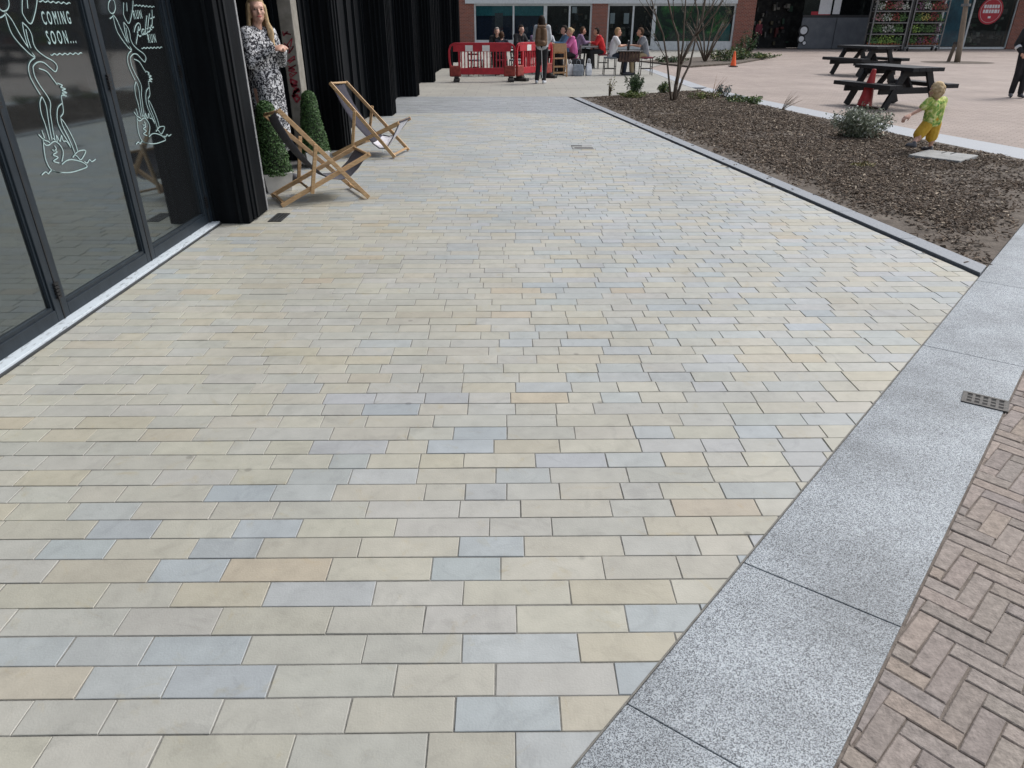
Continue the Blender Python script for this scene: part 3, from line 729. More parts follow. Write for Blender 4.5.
for y in (14.25,18.15,22.65,29.8,34.3):
    m=MB(); m.box((-4,prev,0),(-2.72,y,TOPZ)); part(m,'recessed_wall','cladding_black')
    m=MB(); yy=prev+.25
    while yy<y-.1:
        m.box((-2.718,yy,.01),(-2.675,yy+.04,TOPZ)); yy+=random.choice([.28,.42,.6])
    part(m,'wall_rib','cladding_rib')
    pier(-2.85,-2.29 if y<20 else -2.33,y,y+.5); prev=y+.5
m=MB(); m.box((-12,9.7,0),(-4,34.8,TOPZ-.1)); part(m,'rear_wall','cladding_black')
# ================================================================== small ground fittings
def grate(name,label,P,nx,nz,m='iron_cast',rz=0,size=(.2,.13)):
    t=thing(name,label,'drain',P,rz)
    a,b=size; f=MB(); w=.014; z0,z1=-.02,.0065
    f.box((-a/2,-b/2,z0),(a/2,-b/2+w,z1)); f.box((-a/2,b/2-w,z0),(a/2,b/2,z1)); f.box((-a/2,-b/2+w,z0),(-a/2+w,b/2-w,z1)); f.box((a/2-w,-b/2+w,z0),(a/2,b/2-w,z1))
    f.build('frame',m,t)
    s=MB(); ia=a-2*w; ib=b-2*w
    for i in range(nx+1):
        x=-ia/2+ia*i/nx; s.box((x-.006,-ib/2,z0),(x+.006,ib/2,z1-.001))
    for i in range(1,nz):
        y=-ib/2+ib*i/nz; s.box((-ia/2,y-.006,z0),(ia/2,y+.006,z1-.0015))
    s.build('bars',m,t)
    MB().box((-ia/2,-ib/2,z0-.002),(ia/2,ib/2,.0035)).build('sump','iron_dark',t)
    return t
grate('drain_grate','small rusty iron grating let into the pale granite strip',(g(985,402).x,g(985,402).y,0),5,3,rz=math.atan2(GD.y,GD.x)-R(84),size=(.19,.125))
grate('drain_grate','dark narrow grating in the setts at the foot of the black pier',(-2.14,6.42,.001),3,6,'charcoal_grey',size=(.12,.3))
t=thing('access_cover','small square cover with two dark slots set in the pale setts','cover',(1.01,10.5,.003))
MB().box((-.15,-.17,-.02),(.15,.17,.004)).build('plate','concrete_slab',t,bevel=.003)
s=MB(); s.box((-.15,.05,.0),(.0,.11,.0065)); s.box((-.12,-.13,.0),(.14,-.075,.0065)); s.build('slot','iron_dark',t)
t=thing('concrete_cover','square grey concrete cover slab lying in the bark near the toddler','cover',(5.62,9.47,soil_z(5.7,9.47)+.012),R(41))
MB().box((-.32,-.31,-.06),(.32,.31,.03)).build('slab','concrete_slab',t,bevel=.01)
s=MB(); s.box((.12,-.05,.0301),(.3,-.035,.034)); s.box((.12,.06,.0301),(.3,.075,.034)); s.build('lifting_slot','iron_dark',t)
# ================================================================== deckchairs
def deckchair(label,loc,rz,printed,k=1,rack=.03):
    t=thing('deckchair',label,'deckchair',loc,rz,'wooden deckchairs beside the black building')
    w=.29; wi=.245; rw,rh=.024,.042
    for s in (-1,1):
        MB().bar((.86,s*w,.015),(.09-(.03 if s>0 else 0),s*w,.885-(rack if s>0 else 0)),rw,rh,up=(1,0,.8)).build('back_rail','deck_wood',t,bevel=.004)
        MB().bar((.0,s*wi,.015),(.93,s*wi,.43),rw,rh,up=(-.4,0,1)).build('seat_rail','deck_wood',t,bevel=.004)
        MB().bar((.385,s*(w+.026),.565),(.30,s*(wi+.045),.11),rw,.036,up=(1,0,0)).build('strut','deck_wood',t,bevel=.004)
    MB().tube([(.095,-w-.01,.878),(.065,w+.01,.878-rack)],.014,10).build('top_bar','deck_wood',t,smooth=True)
    MB().tube([(.91,-wi-.02,.425),(.91,wi+.02,.425)],.014,10).build('front_bar','deck_wood',t,smooth=True)
    MB().bar((.835,-w,.045),(.835,w,.045),.03,.02).build('foot_bar','deck_wood',t,bevel=.003)
    MB().bar((.03,-wi,.03),(.03,wi,.03),.03,.02).build('foot_bar','deck_wood',t,bevel=.003)
    MB().tube([(.31,-w,.125),(.31,w,.125)],.012,8).build('prop_bar','deck_wood',t,smooth=True)
    prof=[(.075,.87),(.10,.79),(.18,.62),(.27,.475),(.36,.355),(.45,.265),(.54,.215),(.63,.2),(.72,.225),(.81,.3),(.88,.38),(.925,.437)]
    if printed: cut=6
    else: cut=len(prof)-1
    def strip(pr,name,m,hw):
        b=MB(); vs=[];fs=[]; nn=5
        for (u,z) in pr:
            for i in range(nn):
                y=-hw+2*hw*i/(nn-1); sag=.015*(1-(2*i/(nn-1)-1)**2); vs.append((u,y,z-sag-rack*(y/hw+1)/2*max(0,(.62-u)/.55)-(.13*(.5-.5*y/hw)*max(0,1-abs(u-.70)/.24) if printed else 0)))
        N=len(vs)
        vs+=[(x,y,z-.004) for x,y,z in vs]
        for i in range(len(pr)-1):
            for j in range(nn-1):
                a=i*nn+j; fs.append((a,a+1,a+nn+1,a+nn)); fs.append((N+a+nn,N+a+nn+1,N+a+1,N+a))
            a=i*nn; fs.append((a,a+nn,N+a+nn,N+a)); a+=nn-1; fs.append((a+nn,a,N+a,N+a+nn))
        b.add(vs,fs).build(name,m,t,smooth=True)
    strip(prof[:cut+1],'sling','sling_dark' if printed else 'sling_grey',.205)  # deeper shade on the farther sling is put into a darker cloth colour
    if printed:
        strip(prof[cut:],'sling_print','sling_pale',.195)
        e=MB()
        for s in (-1,1):
            for (a,b) in zip(prof[cut:-1],prof[cut+1:]): tw=lambda u:-(.13*(.5-.5*s)*max(0,1-abs(u-.70)/.24)); e.bar((a[0],s*.205,a[1]+tw(a[0])),(b[0],s*.205,b[1]+tw(b[0])),.03,.006)
        for q in range(1): e.bar((.915,-.21,.432),(.915,.21,.432),.05,.012)
        e.build('sling_edge','sling_dark',t)
    t.scale=(k,k,k)
    return t
deckchair('wooden deckchair with plain grey sling, in front of the taller conical topiary by the doorway',(-2.352,7.045,0),R(28),False,1,.09)
deckchair('wooden deckchair with pale print on the front of its grey sling, farther from the doors',(-2.36,10.0,0),R(-10),True,1.03)
# ================================================================== leaves
def leaf_quad(mb,p,n,size,tone,asp=.5):
    n=Vector(n).normalized(); a=n.cross(Vector((random.gauss(0,1),random.gauss(0,1),random.gauss(0,1))))
    if a.length<1e-3: return
    a.normalize(); b=n.cross(a); a*=size; b*=size*asp; p=Vector(p)
    c=n*size*.22
    mb.add([p-a,p+b*.9+c*.3,p+a,p-b*.9+c*.3],[(0,1,2,3)],tone)
def topiary(label,loc,rz,s=1):
    t=thing('topiary_cone',label,'topiary',loc,rz,'conical topiaries in white planters')
    p=MB(); a,b=.125,.15
    vs=[(-a,-a,0),(a,-a,0),(a,a,0),(-a,a,0),(-b,-b,.19),(b,-b,.19),(b,b,.19),(-b,b,.19),(-b+.015,-b+.015,.19),(b-.015,-b+.015,.19),(b-.015,b-.015,.19),(-b+.015,b-.015,.19),(-b+.02,-b+.02,.165),(b-.02,-b+.02,.165),(b-.02,b-.02,.165),(-b+.02,b-.02,.165)]
    fs=[(3,2,1,0)]+[(k+o,(k+1)%4+o,(k+1)%4+o+4,k+o+4) for o in (0,4,8) for k in range(4)]+[(12,13,14,15)]
    p.add(vs,fs).build('planter_box','planter_white',t)
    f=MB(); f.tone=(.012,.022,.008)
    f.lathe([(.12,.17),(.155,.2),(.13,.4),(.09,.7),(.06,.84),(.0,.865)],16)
    for k in range(7000):
        h=random.random()**1.25; z=.17+.72*h; r=(.178-.105*h)*(1 if h<.9 else math.sqrt(max(0,1-((h-.9)/.1)**2)))+.004
        th=random.uniform(0,6.283); r*=random.uniform(.84,1.03)*(1+.05*math.sin(th*3+z*9))
        q=random.random(); c=jit((.048,.105,.032) if q<.6 else ((.075,.15,.045) if q<.9 else (.024,.052,.02)),.25)
        nrm=Vector((math.cos(th),math.sin(th),.35))+Vector((random.gauss(0,.6),random.gauss(0,.6),random.gauss(0,.6)))
        leaf_quad(f,(r*math.cos(th),r*math.sin(th),z),nrm,random.uniform(.008,.015),c,.6)
    f.build('foliage','foliage',t,attr=True)
    t.scale=(s,s,s)
    return t
topiary('conical topiary in a white planter right in front of the standing woman',(-2.52,7.63,0),R(32))
topiary('conical topiary in a white planter beside the grey post with red marks',(-2.44,9.03,0),R(28),.98)
def clump(name,label,cat,loc,r,h,n,size,tones,stems=8,group=None,asp=.4,upright=.5,flowers=None,shape=1.0):
    t=thing(name,label,cat,loc,0,group)
    s=MB()
    tips=[]
    for k in range(stems):
        th=random.uniform(0,6.28); rr=r*random.uniform(.2,.95); zz_=h*random.uniform(.55,1)*(1-.35*(rr/r)**2)
        q=(rr*math.cos(th),rr*math.sin(th),zz_); tips.append(Vector(q))
        s.tube([(0,0,-.02),(q[0]*.4,q[1]*.4,zz_*.55),q],[.008*h/.4+.002,.005*h/.4+.001,.002],5)
    s.build('stem','bark_brown',t,smooth=True)
    f=MB()
    for k in range(n):
        tp=random.choice(tips); u=random.random()**.6
        base=Vector((tp.x*(.4+.6*u),tp.y*(.4+.6*u),tp.z*u))+Vector((random.gauss(0,.1*r),random.gauss(0,.1*r),random.gauss(0,.07*h)))
        if base.z<.0: base.z=random.random()*.03
        nm=Vector((base.x,base.y,0)).normalized()*.6+Vector((random.gauss(0,.6),random.gauss(0,.6),upright+random.gauss(0,.4)))
        leaf_quad(f,base,nm,size*random.uniform(.6,1.3),jit(random.choice(tones),.25),asp)
    if flowers:
        w=f
        for k in range(flowers):
            tp=random.choice(tips); w.ball(tp+Vector((random.gauss(0,.05),random.gauss(0,.05),.01)),.016,n=6,m=4,tone=(.6,.6,.56))
    f.build('foliage','foliage',t,attr=True)
    return t
def at(px,py,dz=0):
    p=g(px,py); 
    return (p.x,p.y,(soil_z(p.x,p.y) if inside(p.x,p.y) else 0)+dz)
GG=[(.2,.23,.17),(.28,.31,.24),(.12,.15,.09),(.38,.4,.34),(.22,.25,.17)]
clump('grey_shrub','rounded grey green shrub with small white flowers in the bark near the toddler','shrub',at(858,139),.45,.48,6500,.022,GG,34,asp=.45,flowers=34)
DG=[(.03,.07,.025),(.05,.1,.035),(.022,.05,.02),(.07,.12,.04)]
YG=[(.16,.2,.05),(.11,.16,.04),(.2,.19,.07),(.08,.12,.03)]
clump('green_shrub','dark green upright shrub at the far corner of the bark bed','shrub',at(633,93),.26,.52,1500,.03,DG,16)
clump('low_plant','low yellow green plant spreading in front of the dark green shrub','plant',at(634,99),.45,.16,900,.03,YG,14)
clump('thin_sapling','thin yellowish sapling at the left tip of the bark bed','plant',at(609,97),.18,.5,90,.028,[(.2,.17,.06),(.16,.16,.06)],6)
clump('green_shrub','small green shrub just left of the many stemmed tree','shrub',at(664,94),.2,.3,700,.03,DG+YG,12)
clump('low_plant','straggly yellow plant to the right of the many stemmed tree','plant',at(704,100),.5,.2,420,.032,YG+[(.22,.17,.08)],16)
clump('low_plant','bluish leaved plant beside the flush granite band','plant',at(722,98),.22,.3,260,.034,[(.1,.14,.13),(.16,.2,.19)],9)
clump('low_plant','low bright green plants along the flush granite band','plant',at(738,103),.5,.14,520,.03,YG+DG,14)
clump('low_plant','small green plant nearest the viewer along the granite band','plant',at(752,105),.26,.2,420,.03,[(.07,.13,.03),(.12,.18,.05)],10)
clump('dry_seedling','yellowish wilted sprig lying on the bark below the cover slab','plant',at(858,168),.2,.06,70,.03,[(.25,.2,.09),(.16,.15,.06)],6)
def plume(name,label,loc,lean,h,col,n=26):
    t=thing(name,label,'plant',loc)
    s=MB()
    for k in range(n):
        a=random.gauss(lean,.28); L=h*random.uniform(.6,1.05); y=random.gauss(0,.05)
        s.tube([(0,y*.2,-.01),(math.sin(a)*L*.5,y,math.cos(a)*L*.55),(math.sin(a)*L*1.1,y*2,math.cos(a)*L)],[.004,.003,.001],4,tone=jit(col,.2))
    s.build('blades','foliage',t,attr=True)
plume('dry_grass','fan of dry pale grass at the edge of the granite band',at(781,111),.75,.42,(.2,.15,.1))
plume('dry_grass','single orange tinted dry plume behind the bluish plant',at(712,96),.5,.5,(.36,.2,.1),14)
# ================================================================== many stemmed tree
def stemset(t,lines,m='bark_brown',name='trunk'):
    b=MB()
    for pts,r0,r1 in lines:
        n=len(pts); b.tube(pts,[r0+(r1-r0)*i/(n-1) for i in range(n)],8)
    return b.build(name,m,t,smooth=True)
def twigs(t,starts,depth,L0,r0,leafn,tones,spread=.5,m='bark_brown',name='crown'):
    b=MB(); lf=MB()
    def grow(p,d,L,r,k):
        pts=[p]; q=p; dd=d
        for i in range(3):
            dd=(dd+Vector((random.gauss(0,.14),random.gauss(0,.14),.09))).normalized(); q=q+dd*L/3; pts.append(q)
        b.tube(pts,[r,r*.85,r*.7,r*.55],5,tone=(.06,.045,.032))
        if k==0 or k==1:
            for i in range(leafn):
                pp=pts[1].lerp(pts[3],random.random()); leaf_quad(lf,pp+Vector((random.gauss(0,.02),random.gauss(0,.02),random.gauss(0,.02))),(random.gauss(0,1),random.gauss(0,1),1),random.uniform(.014,.028),jit(random.choice(tones),.2),.5)
        if k>0:
            for i in range(random.choice([2,3])):
                s=pts[random.choice([1,2,3])]
                e=(dd+Vector((random.gauss(0,spread),random.gauss(0,spread),random.gauss(.1,.25)))).normalized()
                grow(s,e,L*random.uniform(.6,.85),r*.6,k-1)
    for p,d in starts: grow(Vector(p),Vector(d).normalized(),L0,r0,depth)
    b.v,off=b.v+lf.v,len(b.v); b.f+=[tuple(i+off for i in q) for q in lf.f]; b.c+=lf.c; b.mi+=lf.mi
    o=b.build(name,'foliage',t,attr=True)
random.seed(5)
TB=Vector(at(673,102)); tr=thing('bare_tree','slender many stemmed tree with almost bare branches in the bark bed','tree',TB)
def tp(px,py,dy=0): return ony(px,py,TB.y+dy)-TB
SPEC=[([(674,103,0),(676,85,0),(680,66,.05),(687,50,.1),(695,36,.15),(702,20,.2),(705,0,.3),(712,-22,.3)],.048,.017),
 ([(671,101,0),(669,80,-.1),(667,60,-.15),(663,34,-.2),(656,16,-.3),(650,-6,-.4)],.024,.011),
 ([(676,88,0),(679,60,-.1),(678,36,-.1),(673,22,-.1),(668,0,-.2),(664,-20,-.2)],.028,.011),
 ([(676,98,0),(683,78,.2),(690,64,.25),(695,42,.3),(698,12,.35),(690,-18,.4)],.03,.012),
 ([(680,66,.05),(683,44,0),(684,26,0),(686,-6,-.1)],.026,.012),
 ([(695,36,.15),(703,28,.0),(716,12,-.2),(728,-8,-.3)],.026,.01),([(702,22,.2),(712,6,.3),(720,-14,.4)],.022,.01)]
lines=[];starts=[]
for pts,a,b in SPEC:
    P=[tp(*q) for q in pts]; lines.append((P,a,b))
    starts.append((P[-1],P[-1]-P[-2])); 
    for i in range(2,len(P)-1):
        if random.random()<.75:
            starts.append((P[i],(P[i+1]-P[i]).normalized()+Vector((random.gauss(0,.7),random.gauss(0,.5),.3))))
stemset(tr,lines)
twigs(tr,starts,1,.62,.010,2,[(.12,.13,.04),(.2,.18,.06),(.09,.1,.03)],.55)
# ================================================================== picnic tables
def picnic(label,loc,rz,s):
    t=thing('picnic_table',label,'picnic table',loc,rz,'black picnic tables on the plaza')
    m=MB()
    for i in range(5): m.box((-.375+i*.152,-0.78,.682),(-.375+i*.152+.146,.78,.75))
    m.build('tabletop','picnic_black',t,bevel=.004)
    for sd_ in (-1,1):
        m=MB()
        for i in range(2):
            x=sd_*.68-.145+i*.148; m.box((x,-.78,.375),(x+.145,.78,.45))
        m.build('bench','picnic_black',t,bevel=.004)
    for y in (-.52,.52):
        e=.024 if y<0 else -.024
        for sd_ in (-1,1): MB().bar((sd_*.26,y,.692),(sd_*.62,y,.0),.05,.13,up=(1,0,.5)).build('leg','picnic_black',t)
        MB().box((-.80,y-.052+e*2,.27),(.80,y-.002+e*2,.383)).build('crossbeam','picnic_black',t)
        MB().box((-.36,y-.052+e*2,.58),(.36,y-.002+e*2,.693)).build('batten','picnic_black',t)
        MB().bar((0,y*.86,.34),(0,y*.30,.69),.05,.1).build('brace','picnic_black',t)
    t.scale=(s,s,s)
    return t
picnic('black wooden picnic table nearest the toddler, with the red cone before it',(8.1,16.1,0),R(17),1.05)
picnic('black wooden picnic table standing farther back, nearer the plant trolleys',(11.95,26.1,0),R(18),1.19)
def cone(label,loc,h,m,tilt=0,stripe=False):
    t=thing('traffic_cone',label,'cone',loc)
    MB().box((-.17*h/.6,-.17*h/.6,0),(.17*h/.6,.17*h/.6,.03)).build('base','cone_base',t,bevel=.008)
    MB().lathe([(.125*h/.6,.03),(.12*h/.6,.05),(.035*h/.6,h-.02),(.03*h/.6,h),(.012*h/.6,h+.002)],20).build('cone_body',m,t,smooth=True)
    t.rotation_euler.y=tilt
    return t
cone('bright orange traffic cone at the edge of the far planting bed',at(733,66.5),.56,'cone_orange')
cone('tall dull red cone leaning in front of the nearer picnic table',(7.42,15.8,0),.74,'cone_red',R(4))
# ================================================================== red barriers
def barrier(label,loc,rz,panels):
    t=thing('pedestrian_barrier',label,'barrier',loc,rz,'red plastic barriers around the tables')
    L=1.95; m=MB()
    th=.035
    # outer rim with rounded ends
    pts=[(.06,0,.30),(.03,0,.40),(.0,0,.60),(.0,0,.85),(.05,0,.98),(.16,0,1.03),(L-.16,0,1.03),(L-.05,0,.98),(L,0,.85),(L,0,.60),(L-.03,0,.40),(L-.06,0,.30)]
    for a,b in zip(pts[:-1],pts[1:]): m.bar(a,b,.06,.07,up=(0,1,0.01))
    m.box((.12,-th,.82),(L-.12,th,1.0)); m.box((.12,-th,.20),(L-.12,th,.38))
    m.box((.26,-th,.38),(.32,th,.82)); m.box((L-.32,-th,.38),(L-.26,th,.82))
    m.build('frame','barrier_red',t,bevel=.008)
    s=MB(); k=14
    for i in range(k):
        x=.36+(L-.72)*i/(k-1); s.box((x-.016,-.014,.38),(x+.016,.014,.82))
    s.build('bars','barrier_red',t)
    for x in panels: MB().box((x,-th-.006,.83),(x+.22,-th-.001,.99)).build('reflector','reflector_white',t)
    for x in (.16,L-.16):
        f=MB(); f.box((x-.17,-.05,.14),(x+.17,.05,.44)); o=f.build('hinge_panel','barrier_foot',t,bevel=.03)
        f=MB(); f.box((x-.05,-.27,0),(x+.13,.27,.09)); f.box((x-.03,-.12,.09),(x+.11,.12,.15)); f.build('foot','rubber_black',t,bevel=.02)
    return t
barrier('red plastic pedestrian barrier with two white panels facing the viewer',(-1.86,22.9,0),R(2),[.48,.98])
barrier('red plastic pedestrian barrier turned sideways behind the standing woman',(.14,23.05,0),R(55),[.5])
# ================================================================== people
random.seed(21)
V=Vector
def stand_pose():
    return dict(pel=(0,0,.96),che=(0,.0,1.30),nek=(0,.01,1.47),hed=(0,-.015,1.60),sa=(-.165,0,1.42),sb=(.165,0,1.42),ea=(-.215,.02,1.13),eb=(.215,.02,1.13),
      wa=(-.22,-.06,.89),wb=(.22,-.06,.89),ha=(-.085,0,.93),hb=(.085,0,.93),ka=(-.09,-.015,.50),kb=(.09,-.015,.50),aa=(-.095,.03,.08),ab=(.095,.03,.08))
def sit_pose(lean=.0):
    return dict(pel=(0,0,.58),che=(0,-.05-lean*.6,.92),nek=(0,-.08-lean,1.08),hed=(0,-.13-lean*1.2,1.20),sa=(-.165,-.06-lean*.8,1.03),sb=(.165,-.06-lean*.8,1.03),ea=(-.22,-.2-lean*.6,.82),eb=(.22,-.2-lean*.6,.82),
      wa=(-.1,-.42,.84),wb=(.1,-.42,.84),ha=(-.09,-.02,.56),hb=(.09,-.02,.56),ka=(-.11,-.44,.55),kb=(.11,-.44,.55),aa=(-.1,-.40,.08),ab=(.1,-.40,.08))
def figure(label,loc,rz,J,skin='skin',hair=('hair_dark','short'),top=('cloth_black','long'),bottom='cloth_black',shoe='shoe_dark',s=1,hs=1,vox=.012,group=None,fingers=True,yaw=0,dress=None,build=1,legtop=0,shorts=False):
    t=thing('person',label,'person',loc,rz,group)
    J={k:V(v) for k,v in J.items()}; B=build
    hd=J['hed']; HM=Matrix.Rotation(yaw,4,'Z')
    def H(p): return hd+HM@(V(p)*hs)
    m=MB()
    # head: skull, jaw, nose, brow, ears
    m.ball(H((0,.012,.022)),(.074*hs,.092*hs,.098*hs),M=HM,n=20,m=14)
    m.ball(H((0,-.022,-.04)),(.056*hs,.064*hs,.075*hs),M=HM,n=16,m=12)
    m.ball(H((0,-.075,-.075)),(.022*hs,.02*hs,.018*hs),M=HM)
    m.cap(H((0,-.082,.012)),H((0,-.101,-.022)),.009*hs,.014*hs)
    m.cap(H((-.035,-.074,.03)),H((.035,-.074,.03)),.013*hs,.013*hs)
    for e in (-1,1):
        m.ball(H((e*.074,.012,-.008)),(.012*hs,.022*hs,.033*hs),M=HM)
        m.ball(H((e*.04,-.065,-.018)),(.022*hs,.018*hs,.02*hs),M=HM)
    m.cap(J['nek']-V((0,0,.06)),hd+V((0,.01,-.06*hs)),.056*B,.05*max(hs*.85,.8))
    # trunk
    up=(J['nek']-J['pel'])
    for e in (-1,1):
        m.cap(J['pel']+V((e*.055*B,0,0)),J['che']+V((e*.07*B,0,0)),.098*B,.098*B)
        m.cap(J['che']+V((e*.07*B,0,.02)),J['nek']+V((e*.05*B,0,-.055)),.092*B,.055*B)
    for q in 'ab':
        e=-1 if q=='a' else 1
        m.cap(J['nek']+V((0,0,-.06)),J['s'+q],.05*B,.052*B)
        m.cap(J['s'+q],J['e'+q],.05*B,.037*B); m.cap(J['e'+q],J['w'+q],.038*B,.026*B)
        m.cap(J['h'+q],J['k'+q],.083*B,.055*B); m.cap(J['k'+q],J['a'+q],.053*B,.034*B)
        calf=(J['k'+q]*.68+J['a'+q]*.32); m.ball(calf+V((0,.016,0)),(.05*B,.054*B,.1*B))
        a=J['a'+q]; d=J.get('f'+q); d=V(d) if d else V((e*.03,-.17,-.055))
        k=max(B,.6) if B<.8 else 1; m.cap(a+V((0,.035*k,-.045*k)),a+d*.7,.035*k,.034*k); m.cap(a+d*.7,a+d,.034*k,.024*k)
        # hand
        w=J['w'+q]; dr=(w-J['e'+q]).normalized(); hdv=J.get('d'+q)
        if hdv: dr=V(hdv).normalized()
        sd_=dr.cross(V((0,0,1)))
        sd_=sd_.normalized() if sd_.length>.2 else V((0,1,0))
        nm=sd_.cross(dr).normalized()
        for k in (-1,0,1): m.cap(w,w+dr*.075*hs**.5+sd_*k*.022,.019,.017)
        if fingers:
            for k,l in ((-1.5,.85),(-.5,1),(.5,.95),(1.5,.75)):
                b0=w+dr*.075+sd_*k*.018; b1=b0+dr*.032*l-nm*.012; b2=b1+dr*.02*l-nm*.026
                m.cap(b0,b1,.0095,.009); m.cap(b1,b2,.009,.0075)
            tb=w+dr*.025+sd_*e*-.024; m.cap(tb,tb+dr*.03+sd_*e*-.022-nm*.012,.012,.01); m.cap(tb+dr*.03+sd_*e*-.022-nm*.012,tb+dr*.055+sd_*e*-.022-nm*.03,.01,.008)
    body=remesh(m,'body',skin,t,vox,3)
    # eyes, brows and mouth
    f=MB()
    for e in (-1,1): f.ball(H((e*.031,-.081,.008)),(.0125*hs,.006*hs,.0065*hs),M=HM,n=10,m=6)
    f.build('eyes','eye_dark',body,smooth=True)
    MB().ball(H((0,-.087,-.052)),(.024*hs,.008*hs,.0075*hs),M=HM,n=12,m=6).build('mouth','lip',body,smooth=True)
    # hair
    hm,style=hair; m=MB()
    def warp(p):
        r=(.085*hs,.103*hs,.112*hs)
        if p.y<-.02*hs and p.z<.052*hs and style!='none': p=p*.78
        if abs(p.x)>.05*hs and p.y<.0 and p.z<.0: p=p*.9
        return p
    m.ball(H((0,.014,.026)),(.087*hs,.105*hs,.112*hs),M=HM,n=28,m=20,warp=lambda p:warp(p))
    if style in('short','curly'):
        m.ball(H((0,.05,-.02)),(.07*hs,.055*hs,.07*hs),M=HM)
    if style=='curly':
        m.ball(H((0,.045,-.03)),(.074*hs,.06*hs,.075*hs),M=HM)
        for k in range(60):
            a=random.uniform(0,6.28);z=random.uniform(-.75,1); rr=math.sqrt(1-min(1,z*z))
            p=V((rr*math.cos(a)*.084,rr*math.sin(a)*.1,z*.1))
            if p.y<-.03 and p.z<.04: continue
            m.ball(H((p.x,p.y+.014,p.z+.02)),.02*hs,n=8,m=6)
    if style=='long':
        for k in range(46):
            a=R(random.uniform(-28,208)); x=math.cos(a)*.078; y=math.sin(a)*.09+.014
            if y<-.045: continue
            L=random.uniform(.12,.24)
            p0=H((x,y,random.uniform(.0,.05))); p1=H((x*1.15,max(y,.0)*1.05+.005,-.1)); p2=H((x*1.35+random.gauss(0,.012),y*.9+.0,-.1-L*.5)); p3=H((x*1.3+random.gauss(0,.02),y*.8-.01,-.1-L))
            m.cap(p0,p1,.018,.018,6); m.cap(p1,p2,.018,.016,6); m.cap(p2,p3,.016,.007,6)
    if style=='bun':
        m.ball(H((0,.11,.05)),.045*hs)
    remesh(m,'hair',hm,t,.009,2)
    # clothes
    if top:
        cm,sl=top; m=MB(); o=.017
        for e in (-1,1):
            m.cap(J['pel']+V((e*.06*B,0,-.02)),J['che']+V((e*.072*B,0,0)),.105*B+o,.10*B+o)
            m.cap(J['che']+V((e*.072*B,0,.02)),J['nek']+V((e*.055*B,0,-.06)),.094*B+o,.054*B+o)
        for q in 'ab':
            m.cap(J['nek']+V((0,0,-.07)),J['s'+q],.05*B+o,.055*B+o)
            if sl=='short': m.cap(J['s'+q],J['s'+q].lerp(J['e'+q],.62),.056*B+o,.052*B+o)
            else:
                m.cap(J['s'+q],J['e'+q],.054*B+o,.043*B+o); m.cap(J['e'+q],J['e'+q].lerp(J['w'+q],.9),.043*B+o,.033*B+o)
        remesh(m,'top',cm,t,vox,3)
    if bottom and not dress:
        m=MB(); o=.014
        m.cap(J['pel']+V((-.05*B,0,.02)),J['pel']+V((.05*B,0,.02)),.108*B+o,.108*B+o)
        for q in 'ab':
            if shorts: m.cap(J['h'+q],J['h'+q].lerp(J['k'+q],1.12),.096*B+o,.092*B+o)
            else:
                m.cap(J['h'+q],J['k'+q],.086*B+o,.06*B+o); m.cap(J['k'+q],J['a'+q].lerp(J['k'+q],.06),.06*B+o,.05*B+o)
        remesh(m,'shorts' if shorts else 'trousers',bottom,t,vox,3)
    if dress:
        m=MB(); o=.018
        z0=J['pel'].z
        for i in range(5):
            a=i/4; z=z0-.02-a*.50; 
        for e in (-1,1):
            m.cap(J['che']+V((e*.07*B,0,0)),J['pel']+V((e*.06*B,0,.06)),.10*B+o,.10*B+o)
            for y in (-.03,.03): m.cap(J['pel']+V((e*.06*B,y,.06)),J['ka']*.5+J['kb']*.5+V((e*.05,y*1.6,-.1)),.10*B+o,.09*B+o)
        remesh(m,'skirt',dress,t,vox,3)
    if shoe:
        m=MB()
        for q in 'ab':
            e=-1 if q=='a' else 1
            a=J['a'+q]; d=J.get('f'+q); d=V(d) if d else V((e*.03,-.17,-.055))
            k=max(B,.6) if B<.8 else 1; m.cap(a+V((0,.04*k,-.04*k)),a+d*.7,.043*k,.043*k); m.cap(a+d*.7,a+d*1.03,.043*k,.032*k); m.cap(a+V((0,.02*k,-.03*k)),a+V((0,.012*k,.01*k)),.045*k,.043*k)
        def flat(me):
            zm=min(v.co.z for v in me.vertices)
        remesh(m,'shoes',shoe,t,.01,2)
    t.scale=(s,s,s)
    return t
# woman in the doorway
P=stand_pose(); P.update(che=(0,.0,1.30),hed=(0,-.02,1.60),sa=(-.15,0,1.41),sb=(.15,0,1.41),ea=(-.20,-.05,1.15),eb=(.20,-.05,1.15),wa=(-.05,-.23,1.28),wb=(.05,-.23,1.26),da=(.7,-.35,.2),db=(-.7,-.35,.25))
figure('blond woman in a black and white print dress standing in the doorway',(-2.575,7.95,.014),R(62),P,'skin_pale',('hair_blond','long'),('dress_print','long'),None,'shoe_dark',1.055,.98,.010,yaw=R(-32),dress='dress_print',build=.88)
